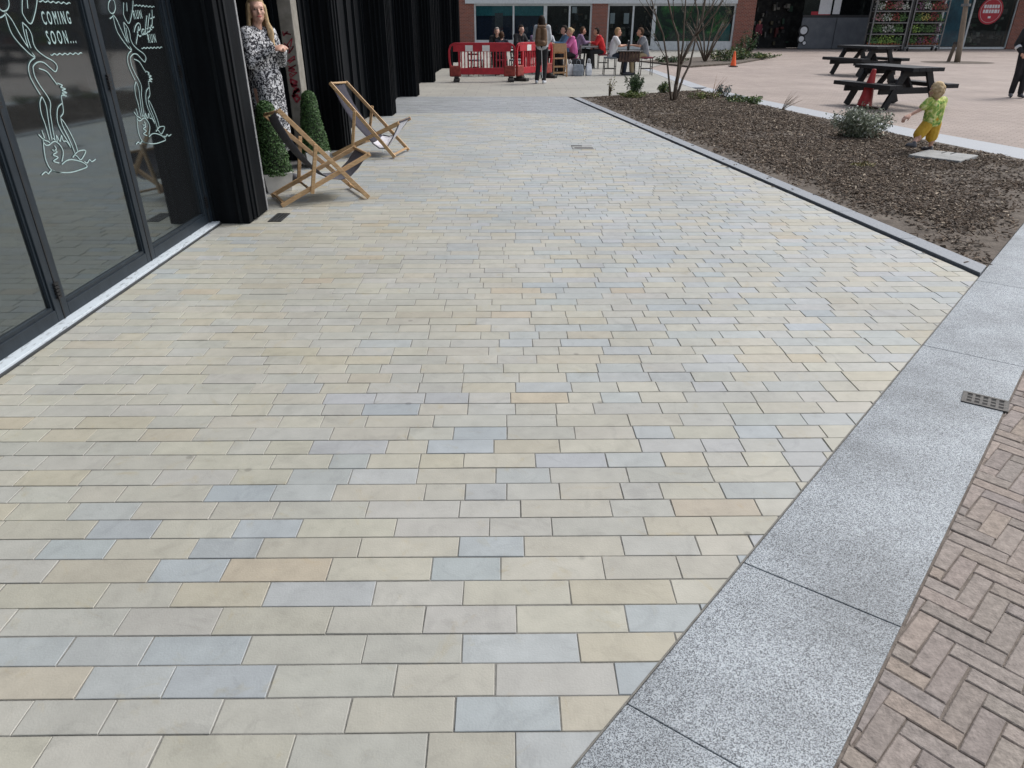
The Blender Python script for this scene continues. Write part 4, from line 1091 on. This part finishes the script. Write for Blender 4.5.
# toddler, seen from behind, stepping to the left
T=dict(pel=(0,0,.40),che=(-.015,.01,.575),nek=(-.04,.012,.66),hed=(-.065,.01,.752),sa=(-.13,.01,.635),sb=(.085,.01,.635),ea=(-.22,-.02,.53),eb=(.145,-.05,.52),wa=(-.32,-.05,.47),wb=(.14,-.14,.47),
       ha=(-.055,0,.36),hb=(.06,0,.36),ka=(-.14,.0,.245),kb=(.07,-.01,.21),aa=(-.25,.045,.125),ab=(.085,.0,.05),fa=(-.085,-.02,-.02),fb=(-.04,-.08,-.022),da=(-.9,-.1,-.45))
p=at(931,153); figure('toddler in green tie dye shirt and yellow shorts stepping over the bark',(5.60,9.9,.03),R(196),{k:((-v[0],v[1],v[2]) if isinstance(v,tuple) else v) for k,v in {**{a:T[a] for a in('pel','che','nek','hed')},
   **{a+'b':T[a+'a'] for a in 'sewhkafd' if a+'a' in T},**{a+'a':T[a+'b'] for a in 'sewhkafd' if a+'b' in T}}.items()},'skin_pale',('hair_fair','curly'),('cloth_tiedye','short'),'cloth_yellow','shoe_dark',1.02,.88,.0065,build=.66,shorts=True)
# man at the right edge
P=stand_pose(); P.update(che=(-.02,-.05,1.27),nek=(-.02,-.09,1.43),hed=(-.02,-.13,1.56),sa=(-.19,-.07,1.38),sb=(.15,-.07,1.38),ea=(-.27,-.05,1.1),wa=(-.16,-.2,.93),eb=(.21,-.1,1.1),wb=(.1,-.25,.95),ha=(-.075,0,.93),hb=(.075,0,.93),ka=(-.07,-.02,.5),kb=(.08,-.02,.5),aa=(-.075,.03,.08),ab=(.09,-.05,.08))
mr=figure('man in black tracksuit with a white band round his hem',(12.06,18.1,0),R(-20),P,'skin',('hair_dark','short'),('cloth_black','long'),'cloth_black','shoe_dark',1.03,1,.012)
b=MB()
b.lathe([(.158,1.0),(.162,1.06),(.158,1.10)],20); b.v=[(x*1.12,y*.86-.01,z) for x,y,z in b.v]; b.build('white_band','cloth_white',mr,smooth=True)
b=MB(); b.tube([(-.252,-.085,1.06),(-.225,-.12,1.02)],.064,12); b.build('white_cuff','cloth_white',mr,smooth=True)
# standing woman with backpack by the barrier
P=stand_pose(); P.update(wa=(-.16,-.24,1.05),wb=(.16,-.24,1.06),hed=(.02,-.05,1.585),ea=(-.22,-.02,1.14),eb=(.22,-.02,1.14),aa=(-.07,.03,.08),ab=(.13,.0,.08))
sw=figure('person in pale top and black trousers standing by the barrier, back turned',(.86,22.3,0),R(172),P,'skin_pale',('hair_dark','long'),('cloth_pale','long'),'cloth_black','shoe_white',1.03,1,.012)
b=MB()
for e in (1,): b.bar((.0,.088,.9),(-.02,.078,.5),.02,.006,up=(0,1,0)); b.bar((-.02,.078,.5),(-.035,.085,.14),.02,.006,up=(0,1,0))
b.build('trouser_stripe','cloth_white',sw)
bp=thing('backpack','brown backpack worn by the woman standing at the barrier','backpack',(.86,22.3,0),R(172))
m=MB(); m.cap((-.08,.22,1.05),(-.07,.2,1.34),.10,.085); m.cap((.08,.22,1.05),(.07,.2,1.34),.10,.085); m.cap((-.06,.3,1.04),(.06,.3,1.04),.07,.07); remesh(m,'sack','bag_brown',bp,.012,4)
m=MB()
for e in (-1,1): m.tube([(e*.09,.16,1.42),(e*.11,.04,1.50),(e*.13,-.1,1.42),(e*.14,-.13,1.28),(e*.14,.0,1.1),(e*.12,.14,1.0)],.02,6)
m.build('strap','bag_brown',bp,smooth=True); m=MB(); m.cap((-.07,.2,1.43),(.07,.2,1.43),.05,.05); remesh(m,'flap','bag_brown',bp,.012,3); bp.scale=(1.03,)*3
# ------------------------------------------------------------------ cafe furniture
def cafe_table(label,loc,rz=0,r=.42,m='table_pale',round_=True,h=.76):
    t=thing('cafe_table',label,'table',loc,rz,'cafe tables on the forecourt')
    if round_: MB().lathe([(r-.02,h-.03),(r,h-.02),(r,h-.005),(r-.01,h)],28).build('tabletop',m,t)
    else: MB().box((-r,-r*.75,h-.03),(r,r*.75,h)).build('tabletop',m,t,bevel=.01)
    for a in range(4):
        x,y=math.cos(R(45+90*a)),math.sin(R(45+90*a)); MB().tube([(x*r*.55,y*r*.5,h-.03),(x*r*.75,y*r*.62,0)],.018,8).build('leg','chair_dark',t,smooth=True)
    return t
def cafe_chair(label,loc,rz,seat='seat_wine',back=True,h=.50):
    t=thing('cafe_chair',label,'chair',loc,rz,'cafe chairs around the tables')
    MB().box((-.2,-.2,h-.05),(.2,.2,h)).build('seat',seat,t,bevel=.02)
    for x in (-.18,.18):
        MB().tube([(x,-.18,h-.05),(x,-.19,0)],.014,8).build('leg','chair_dark',t,smooth=True)
        MB().tube([(x,.19,.92 if back else h-.05),(x,.18,h-.05),(x,.2,0)],.014,8).build('leg','chair_dark',t,smooth=True)
    m=MB()
    for s_ in (-1,1): m.bar((s_*.18,-.185,.2),(s_*.18,.19,.2),.015,.02)
    m.bar((-.18,-.185,.26),(.18,-.185,.26),.015,.02); m.bar((-.18,.19,.26),(.18,.19,.26),.015,.02); m.build('stretcher','chair_dark',t)
    if back:
        m=MB()
        for z in (.66,.76,.88): m.bar((-.18,.19,z),(.18,.19,z),.02,.045)
        m.build('backrest','chair_dark',t)
    return t
SC=1.08
# table of two on the right
cafe_table('cafe table with dark slatted sides between the two people left of the bare tree',(3.93,26.0,0),0,.42,'table_steel',False)
cafe_chair('backless stool with grey seat under the person in white',(3.30,25.95,0),R(90),'seat_grey',False,.56)
cafe_chair('backless stool with wine red seat under the person in grey',(4.52,25.95,0),R(-90),'seat_wine',False,.56)
figure('fair haired person in white shirt seated at the table, facing right',(3.36,26.0,.0),R(90),sit_pose(.02),'skin',('hair_sand','short'),('cloth_white','short'),'cloth_navy','shoe_dark',SC,1,.012,group='people seated at the cafe tables')
figure('brown haired person in grey shirt and khaki trousers seated facing left',(4.50,26.0,.0),R(-90),sit_pose(.08),'skin',('hair_brown','short'),('cloth_grey','short'),'cloth_khaki','shoe_dark',SC,1,.012,group='people seated at the cafe tables')
sl_=[o for o in COL.objects if o.name.startswith('cafe_table')][0]
for yy in (-.2,.2):
    m=MB()
    for q in range(7): m.box((-.34+q*.1,yy-.012,.40),(-.265+q*.1,yy+.012,.728))
    m.bar((-.34,yy+.02,.45),(.34,yy+.02,.45),.02,.04); m.build('side_slats','chair_brown',sl_)
bt=thing('bottle','black bottle standing on the table between two people','bottle',(3.88,25.9,.76)); MB().lathe([(.04,0),(.045,.02),(.045,.19),(.02,.24),(.018,.28)],14).build('bottle_body','bottle_black',bt,smooth=True); MB().lathe([(.02,.281),(.02,.3),(.0,.301)],12).build('stopper','cup_white',bt)
# pink and denim group
cafe_table('round pale cafe table hidden behind the wooden highchair',(1.35,26.6,0),0,.5)
cafe_chair('chair with wine red seat under the person in pink',(2.12,26.15,0),R(-88),'seat_wine')
cafe_chair('chair with grey seat under the person in denim',(1.98,27.0,0),R(-75),'seat_grey')
figure('blond person in bright pink top seated with their side to the viewer',(2.10,26.15,0),R(-84),sit_pose(.03),'skin_pale',('hair_blond','bun'),('cloth_pink','long'),'cloth_black','shoe_dark',SC,1,.012,group='people seated at the cafe tables')
figure('dark haired person in blue denim jacket seated beyond the person in pink',(1.93,27.0,0),R(-78),sit_pose(.0),'skin_pale',('hair_dark','short'),('cloth_denim','long'),'cloth_black','shoe_dark',SC*1.04,1,.012,group='people seated at the cafe tables')
for (x,y,l) in ((1.22,26.35,'white takeaway cup on the pale round table, left of another cup'),(1.45,26.4,'white takeaway cup on the pale round table, nearest the person in pink')):
    c=thing('cup',l,'cup',(x,y,.76)); MB().lathe([(.035,0),(.045,.13)],14).build('cup_body','cup_white',c,smooth=True); MB().lathe([(.048,.13),(.046,.145),(.0,.146)],14).build('lid','cup_white',c)
# red group
cafe_table('cafe table between the people in lilac and red',(2.98,29.9,0),0,.4,'table_steel')
cafe_chair('chair with wine red seat under the child in red',(3.52,29.8,0),R(-90),'seat_wine')
cafe_chair('chair with grey seat under the person in lilac',(2.44,30.0,0),R(90),'seat_grey')
figure('dark haired person in bright red top hunched at a table by the brick pier',(3.50,29.8,0),R(-90),sit_pose(.12),'skin',('hair_dark','short'),('cloth_red','long'),'cloth_black','shoe_dark',SC*.98,1,.012,group='people seated at the cafe tables')
figure('person in lilac top seated half hidden behind the person in pink',(2.52,30.0,0),R(95),sit_pose(.05),'skin',('hair_brown','short'),('cloth_lilac','long'),'cloth_black','shoe_dark',SC,1,.012,group='people seated at the cafe tables')
# behind the barrier
cafe_table('cafe table behind the red barrier in front of the seated people',(-.25,26.6,0),0,.5)
cafe_table('pale square cafe table at the black building end of the barrier',(-1.22,26.3,0),0,.36,'table_pale',False,.9)
cafe_chair('chair with grey seat under the grey haired person behind the barrier',(-.55,27.4,0),R(0),'seat_grey')
cafe_chair('chair with wine red seat under the dark haired person behind the barrier',(.2,27.3,0),R(15),'seat_wine')
cafe_chair('empty dark chair near the black building end of the barrier',(-1.2,25.5,0),R(160),'seat_grey')
cafe_chair('empty chair with grey seat behind the right end of the front barrier',(.15,25.5,0),R(200),'seat_grey')
cafe_chair('chair with wine red seat under the person in navy',(-.35,25.6,0),R(175),'seat_wine')
figure('grey haired person in black jacket seated behind the red barrier',(-.55,27.4,0),R(5),sit_pose(.12),'skin_pale',('hair_grey','short'),('cloth_black','long'),'cloth_black','shoe_dark',SC,1,.012,group='people seated at the cafe tables')
figure('dark haired person in black seated behind the barrier, looking to the right',(.2,27.3,0),R(38),sit_pose(.04),'skin_pale',('hair_dark','short'),('cloth_black','long'),'cloth_black','shoe_dark',SC*1.05,1,.012,group='people seated at the cafe tables')
figure('person in dark lilac clothes seated just left of the standing woman',(.72,28.2,0),R(60),sit_pose(.04),'skin_pale',('hair_brown','short'),('cloth_lilac','long'),'cloth_black','shoe_dark',SC,1,.012,group='people seated at the cafe tables')
cafe_chair('chair with grey seat under the person in dark lilac',(.72,28.25,0),R(60),'seat_grey')
figure('person in pale grey top seated beyond the pale round table',(1.2,27.55,0),R(15),sit_pose(.06),'skin_pale',('hair_brown','long'),('cloth_pale','long'),'cloth_black','shoe_dark',SC,1,.012,group='people seated at the cafe tables')
cafe_chair('chair with wine red seat under the person in pale grey',(1.2,27.6,0),R(15),'seat_wine')
figure('person in navy top seated with their back to the barrier',(-.35,25.6,0),R(178),sit_pose(.05),'skin_pale',('hair_brown','short'),('cloth_navy','long'),'cloth_black','shoe_dark',SC*.92,1,.012,group='people seated at the cafe tables')
# highchair and bags
hc=thing('highchair','pale wooden highchair standing beside the woman with the backpack','highchair',(1.55,25.35,0),R(8))
for x in (-.22,.22):
    MB().bar((x,-.26,0),(x*.85,-.08,.98),.035,.045).build('front_leg','highchair_wood',hc); MB().bar((x,.26,0),(x*.85,.06,.98),.035,.045).build('rear_leg','highchair_wood',hc)
MB().box((-.19,-.15,.52),(.19,.15,.55)).build('seat','highchair_wood',hc); MB().box((-.2,.05,.68),(.2,.075,.98)).build('backrest','highchair_wood',hc); MB().box((-.2,-.13,.74),(.2,-.1,.95)).build('front_panel','highchair_wood',hc)
m=MB()
for z in (.12,.3): m.bar((-.21,-.25+z*.16,z),(.21,-.25+z*.16,z),.03,.05)
m.build('footrest','highchair_wood',hc)
def bag(label,loc,rz,w,d,h,m,slump=.1):
    t=thing('shopping_bag',label,'bag',loc,rz,'bags on the ground by the highchair')
    b=MB(); n=8
    pr=[]
    vs=[(-w,-d,0),(w,-d,0),(w,d,0),(-w,d,0),(-w*1.08,-d*1.15,h*.45),(w*1.08,-d*1.1,h*.45),(w*1.05,d*1.1,h*.45),(-w*1.06,d*1.1,h*.45),(-w*.9,-d*.5,h),(w*.9,-d*.45,h*.97),(w*.9,d*.45,h*.96),(-w*.9,d*.5,h*.98)]
    b.add(vs,[(3,2,1,0)]+[(k+o,(k+1)%4+o,(k+1)%4+o+4,k+o+4) for o in (0,4) for k in range(4)]+[(8,9,10,11)]); o=b.build('sack',m,t,bevel=.02)
    b=MB()
    for y in (-d*.45,d*.45): b.tube([(-w*.45,y,h*.96),(-w*.35,y,h+.1),(0,y,h+.14),(w*.35,y,h+.1),(w*.45,y,h*.96)],.008,6)
    b.build('handle',m,t,smooth=True)
    return t
bag('white carrier bag standing left of the grey bag',(1.93,25.55,0),R(10),.10,.08,.36,'bag_white')
bag('large grey carrier bag on the paving below the person in pink',(2.2,25.45,0),R(-6),.17,.10,.36,'bag_grey')
bag('white carrier bag farthest to the right of the three bags',(2.56,25.6,0),R(14),.09,.08,.38,'bag_white')
bag('black shoulder bag lying on the lap side of the chair under pink',(2.2,25.75,.0),R(0),.22,.1,.52,'bag_black')
# ================================================================== shops across the plaza
YS=50.0
def sx(px): # wall position seen at photo column px
    return (px-512)/F*(YS*cp+.35)
shop=thing('shop_parade','red brick shop parade with white framed shopfronts across the plaza','building',(0,YS,0))
def sp_(mb,name,m,parent=None,**k):
    o=mb.build(name,m,parent or shop,**k); o.location=(0,-YS,0) if not parent else (0,0,0); return o
def brick(x0,x1,y0,y1,z0,z1): return sp_(MB().box((x0,y0,z0),(x1,y1,z1)),'brick_pier','brick_plain')
brick(sx(440),sx(474.5),YS,YS+.5,0,4.2); brick(sx(591),sx(606.5),YS-.05,YS+.5,0,4.2); brick(sx(733),sx(752),YS-.05,YS+.5,0,4.2)
FT=2.62
def front(x0,x1,panes,z0,doors=False,name='shop_window',glassm='shop_glass'):
    f=MB(); w=.11; xs=[x0]+panes+[x1]
    for i,x in enumerate(xs):
        a=x if i==0 else (x-w if i==len(xs)-1 else x-w/2); f.box((a,YS+.05,z0),(a+w,YS+.18,FT))
    f.box((x0+w,YS+.055,FT-.12),(x1-w,YS+.175,FT)); f.box((x0+w,YS+.055,z0),(x1-w,YS+.175,z0+(.12 if not doors else .2)))
    if z0>.1: f.box((x0,YS+.03,.0),(x1,YS+.2,z0-.002))
    o=sp_(f,name,'frame_white')
    gm=MB(); gm.box((x0+w*.5,YS+.10,z0+.05),(x1-w*.5,YS+.115,FT-.05)); sp_(gm,'pane',glassm,o)
    return o
W1=front(sx(474.5),sx(545),[sx(513.5)],.45)
D1=front(sx(545),sx(591),[sx(569)],.03,True,'shop_door')
W2=front(sx(606.5),sx(653),[sx(632)],.03,True,'shop_door')
W3=front(sx(653),sx(733),[],.38)
sp_(MB().box((sx(466),YS-.12,FT+.002),(sx(733),YS+.3,FT+.9)),'fascia','fascia_white')
sp_(MB().box((sx(440),YS-.02,4.21),(70,YS+.6,7.5)),'upper_wall','brick_plain')
# inside the shops
sp_(MB().box((sx(474.5),YS+.20,1.95),(sx(545),YS+.22,FT)),'window_blind','blind_teal')
sp_(MB().box((sx(474.5),YS+.35,0),(sx(545),YS+.4,2.7)),'window_backing','navy_interior')
sp_(MB().box((sx(495),YS+.18,.9),(sx(503),YS+.195,2.1)),'window_banner','panel_grey')
sp_(MB().box((sx(545),YS+.9,0),(sx(653),YS+1,4)),'shop_interior','shop_dark')
sp_(MB().box((sx(653),YS+.2,.4),(sx(733)-.3,YS+.23,FT)),'window_poster','poster_green')
m=MB()
for a,b,c,d in ((571.5,576,2.1,2.45),(609.5,614,1.5,2.1),(623,628,1.5,2.1)): m.box((sx(a),YS+.125,c),(sx(b),YS+.13,d))
sp_(m,'notice','paper_white')
sp_(MB().box((sx(720),YS+.16,.5),(sx(730),YS+.19,1.5)),'window_poster','poster_teal')
sp_(MB().box((sx(440),YS+1.05,0),(sx(752),YS+1.2,6.5)),'rear_wall','shop_dark'); sp_(MB().box((sx(752)+.2,YS+4.2,0),(80,YS+4.4,6.5)),'rear_wall','shop_dark')
random.seed(17)
for k in range(34):   # boxes added behind the doors, coloured in place of reflections
    px=random.uniform(546,650)
    if 590<px<608: continue
    x=sx(px); z=random.uniform(.2,2.2); m=MB(); m.tone=random.choice([(.06,.09,.05),(.16,.14,.11),(.1,.05,.03),(.22,.2,.16),(.04,.05,.06),(.05,.12,.05)])
    m.box((x,YS+.55,z),(x+random.uniform(.08,.35),YS+.85,z+random.uniform(.08,.4))); o=m.build('coloured_box','foliage',shop,attr=True); o.location=(0,-YS,0)
# right hand part, set back, with open entrance
YB=YS+1.6
def sxb(px,y): return (px-512)/F*(y*cp+.35)
e0,e1=sx(752),sxb(800,YB)
sp_(MB().box((e0,YS+.5,0),(e0+.1,YB+3,4.2)),'door_jamb','frame_white')
ent=sp_(MB().box((e0,YB+2.2,0),(e1,YB+2.3,4.2)),'entrance_interior','shop_dark')
# goods just inside the entrance
random.seed(3)
m=MB()
for k in range(46):
    x=random.uniform(e0+.3,e1-.1); z=random.uniform(.1,2.5); w=random.uniform(.06,.22); m.tone=random.choice([(.05,.05,.05),(.14,.13,.12),(.1,.02,.02),(.03,.06,.04),(.2,.19,.17),(.02,.02,.03),(.08,.07,.04)])
    m.box((x,YB+1.7+random.random()*.4,z),(x+w,YB+2.15,z+random.uniform(.1,.35))); o=m.build('coloured_box','foliage',shop,attr=True); o.location=(0,-YS,0); m=MB()
# grey panels with round signs
p0,p1=sxb(800,YB),sxb(869,YB)
PG=sp_(MB().box((p0,YB,0.02),(sxb(834,YB)-.02,YB+.1,1.85)),'cladding_panel','panel_grey'); sp_(MB().box((sxb(834,YB)+.02,YB,.02),(p1,YB+.1,1.85)),'cladding_panel','panel_grey')
sp_(MB().box((p0,YB+.02,1.86),(p1,YB+.1,2.0)),'window_sill','rack_dark')
pw=sp_(MB().box((p0,YB+.12,2.0),(p1,YB+.15,4.2)),'pane','shop_glass')
m=MB()
for a,b in ((815,827),(829,836)): m.box((sxb(a,YB),YB+.09,2.05),(sxb(b,YB),YB+.1,3.4))
sp_(m,'notice','paper_white'); sp_(MB().box((sxb(808,YB),YB+.101,1.99),(sxb(827,YB),YB+.111,2.2)),'notice_strip','sign_red')
for px,py,rad in ((803.6,30.5,.33),(801,39,.25),(804,43,.15)):
    c=ony(px,py,YB)
    for rr,mm,yy,nm in ((rad,'rack_dark',-.03,'round_sign'),(rad*.68,'paper_white',-.05,'round_sign')):
        b=MB(); b.lathe([(rr,0),(rr,.028)],28); b.xf(Matrix.Translation((c.x,YB+yy+.028,c.z))@Matrix.Rotation(R(90),4,'X')); sp_(b,nm,mm)
# brighter window strip with blue poster and red disc
q0,q1=sxb(869,YB),sxb(1009,YB)
f=MB()
for px in (938,966,1009): x=sxb(px,YB); f.box((x-.05,YB,.05),(x+.05,YB+.14,4.2))
f.box((q0,YB+.01,.0),(q1-.06,YB+.13,.12)); WN=sp_(f,'shop_window','frame_white')
sp_(MB().box((q0,YB+.06,.12),(q1,YB+.075,4.2)),'pane','shop_glass',WN)
sp_(MB().box((sxb(940,YB),YB+.2,.15),(sxb(965,YB),YB+.22,3.6)),'window_poster','poster_blue')
c=ony(991,11,YB); b=MB(); b.lathe([(.78,0),(.78,.01)],36); b.xf(Matrix.Translation((c.x,YB+.03,c.z))@Matrix.Rotation(R(90),4,'X')); dsc=sp_(b,'round_sign','sign_red')
b=MB()
for k in range(36):
    a0,a1=k*R(10),(k+1)*R(10); b.bar((c.x+.67*math.cos(a0),YB+.016,c.z+.67*math.sin(a0)),(c.x+.67*math.cos(a1),YB+.016,c.z+.67*math.sin(a1)),.012,.03,up=(0,1,0))
for zz0,h_,ws in ((.16,.2,(.16,.1,.18,.12,.16,.14)),(-.12,.2,(.13,.2,.12,.16,.2,.1))):
    x=c.x-.5
    for w in ws: b.box((x,YB+.012,c.z+zz0),(x+w*.92,YB+.02,c.z+zz0+h_)); x+=w+.03
b.box((c.x-.09,YB+.012,c.z-.42),(c.x+.09,YB+.02,c.z-.3))
sp_(b,'lettering','paper_white',None)
m=MB()
for k in range(44):
    x=random.uniform(sxb(968,YB),q1-.3); z=random.uniform(.15,2.6); m.tone=random.choice([(.03,.04,.035),(.12,.1,.09),(.05,.09,.05),(.2,.14,.13),(.02,.02,.02),(.25,.24,.2)])
    m.box((x,YB+.4+random.random()*.3,z),(x+random.uniform(.1,.4),YB+.75,z+random.uniform(.08,.35))); o=m.build('coloured_box','foliage',shop,attr=True); o.location=(0,-YS,0); m=MB()
brick(sxb(1009,YB),70,YB-.1,YB+.5,0,4.2)
sp_(MB().box((sx(752),YS+.05,4.0),(70,YB+2.3,4.19)),'canopy','rack_dark')
sp_(MB().box((sx(474),YS+.3,0),(sx(752),YS+1.0,.02)),'shop_floor','room_floor')
# dim person in the entrance
figure('dim figure in dark red top standing inside the shop entrance',(sxb(758,YB+.9),YB+.9,0),R(20),stand_pose(),'skin',('hair_dark','short'),('seat_wine','long'),'cloth_black','shoe_dark',1.0,1,.016,fingers=False)
# plant trolleys
def trolley(label,px0,px1,y,rz,tones,group='plant trolleys outside the shop'):
    x0,x1=sxb(px0,y),sxb(px1,y); w=(x1-x0)/2; t=thing('plant_trolley',label,'trolley',((x0+x1)/2,y,0),rz,group)
    hh=3.1
    for x in (-w,w):
        for yy in (-.32,.32): MB().box((x-.035,yy-.035,.12),(x+.035,yy+.035,hh)).build('upright','rack_metal',t)
    for k in range(5):
        z=.28+k*.62; MB().box((-w+.02,-.34,z),(w-.02,.34,z+.06)).build('shelf','rack_metal',t)
    MB().box((-w,.345,.2),(w,.36,hh)).build('back_panel','rack_dark',t)
    for x in (-w+.12,w-.12):
        for yy in (-.25,.25): MB().tube([(x-.03,yy,.1),(x+.03,yy,.1)],.1,12).build('wheel','rack_dark',t)
    return t,w
SHELFW=['lowest','second lowest','middle','second highest','highest']
def plants_on(t,w,k,palette,which):
    z=.28+k*.62+.062
    q=thing('plant_tray','row of potted plants on the %s shelf of the %s plant trolley'%(SHELFW[k],which),'plants',t.location+Vector((0,0,z)),t.rotation_euler.z,'potted plants on the trolleys')
    m=MB(); 
    n=int(w*2/.22)
    for i in range(n):
        m.lathe([(.06,0),(.085,.12)],8,(-w+.16+i*.22,-.16,0)); m.lathe([(.06,0),(.085,.12)],8,(-w+.16+i*.22,.12,0))
    m.build('pot','terracotta' if k==0 else 'rack_dark',q)
    f=MB()
    for i in range(760):
        x=random.uniform(-w+.1,w-.1); zz_=.08+abs(random.gauss(.0,.2)); col=palette[int((x/w+1)*.5*len(palette)*.999)] if random.random()<.6 else (.05,.1,.03)
        leaf_quad(f,(x,random.uniform(-.42,.26),min(zz_,.54)),(random.gauss(0,.6),-1,random.gauss(.4,.6)),random.uniform(.03,.06),jit(col,.3),.7)
    f.build('foliage','foliage',q,attr=True)
random.seed(8)
YT=48.2
GRN=(.1,.19,.06);LIM=(.26,.38,.08);RED=(.32,.06,.06);PNK=(.42,.2,.22);WHT=(.55,.54,.5);PUR=(.2,.09,.15);YEL=(.48,.4,.12)
tA,wA=trolley('tall plant trolley of potted flowers on the left, nearest the grey panels',868,902,YT,0,None)
for k,pl in enumerate([[GRN,LIM,LIM,GRN],[GRN,WHT,GRN],[PNK,WHT,RED,GRN],[WHT,RED,PNK,WHT],[GRN,GRN,PNK,GRN]]): plants_on(tA,wA,k,pl,'left')
tB,wB=trolley('tall plant trolley of potted flowers on the right, beside the blue poster',906.5,939,YT+.1,0,None)
for k,pl in enumerate([[GRN,PUR,RED,PUR],[LIM,GRN,GRN,PUR],[GRN,YEL,RED,GRN],[PUR,WHT,RED,RED],[RED,GRN,PUR,RED]]): plants_on(tB,wB,k,pl,'right')
for px,l in ((899,'tall dark display stand between the two plant trolleys'),):
    t=thing('display_stand',l,'stand',(sxb(904.4,YT),YT,0)); MB().box((-.09,-.2,0),(.09,.2,3.2)).build('post','rack_dark',t); MB().box((-.16,-.25,0),(.16,.25,.03)).build('base','rack_dark',t)
# ------------------------------------------------------------------ young tree on the right, with stake
random.seed(12)
tb=g(957,62); t2=thing('young_tree','young pale trunked tree in a ring of soil before the shops','tree',tb)
P=[ony(x,y,tb.y)-tb for x,y in ((957,62.5),(959.5,48),(963,25),(966,5),(969,-20),(970,-45))]
stemset(t2,[(P,.13,.08)],'bark_pale')
twigs(t2,[(P[-1],(random.gauss(0,.5),random.gauss(0,.5),.8)) for k in range(7)]+[(P[-2],(random.gauss(0,.8),random.gauss(0,.8),.6)) for k in range(5)],2,1.0,.03,6,[(.1,.15,.04),(.16,.2,.05)],.5)
c=P[3]; b=MB(); b.lathe([(.19,-.05),(.19,.05)],14,c); b.build('tree_tie','rack_metal',t2)
s2=thing('tree_stake','short dark stake beside the young tree','stake',g(948,61.5)); MB().bar((0,0,-.1),(.12,0,.72),.11,.11).build('post','bark_brown',s2); MB().bar((.11,0,.70),(.128,0,.80),.13,.13).build('cap','rack_dark',s2)
pc=tb; tag(MB().poly([(pc.x+1.5*math.cos(k*R(15)),pc.y+1.35*math.sin(k*R(15))) for k in range(24)],-.012).build('tree_pit','soil'),kind='structure')
# ------------------------------------------------------------------ far bed with shrubs
FB=[g(*q) for q in ((640,62),(690,67.3),(737,64),(776,57),(742,55.5),(690,58.5))]
tag(MB().poly([(p.x,p.y) for p in FB],-.05,.05).build('soil_bed','soil'),kind='structure')
def bare_shrub(label,px,py,h,n):
    b0=g(px,py,.05); t=thing('bare_shrub',label,'shrub',b0)
    L=[];st_=[]
    for k in range(n):
        a=random.uniform(-.7,.7); b_=random.uniform(-.4,.4); q=Vector((math.sin(a)*h,b_*h,h*math.cos(a))); L.append(([(0,0,-.05),q*.5+Vector((0,0,.1)),q],.04,.02)); st_+= [(q,q),(q*.6,q+Vector((random.gauss(0,.5),0,0)))]
    stemset(t,L,'bark_brown','stem'); twigs(t,st_,2,.5,.014,5,[(.06,.1,.03),(.1,.14,.04),(.14,.12,.05)],.5,name='crown')
bare_shrub('bare many stemmed shrub in the far bed behind the slender tree',705,61.5,1.7,7)
def cl2(name,l,px,py,r,h,n,tones): clump(name,l,'shrub',g(px,py,.05),r,h,n,.07,tones,12)
cl2('green_shrub','yellow green low shrub in the far bed just right of the orange cone',742,59.5,.8,.6,600,YG+DG)
cl2('green_shrub','taller dark green shrub in the far bed against the brick pier',745,56.5,.6,1.3,600,DG)
cl2('low_plant','low green plants at the right tip of the far bed',760,58.2,1.0,.25,500,DG+YG)
cl2('low_plant','mixed low plants in the far bed left of the orange cone',722,61,.9,.55,600,DG+YG+[(.15,.13,.08)])
cl2('low_plant','sparse low plants along the left end of the far bed',672,62.5,.9,.3,350,DG+[(.15,.12,.08)])
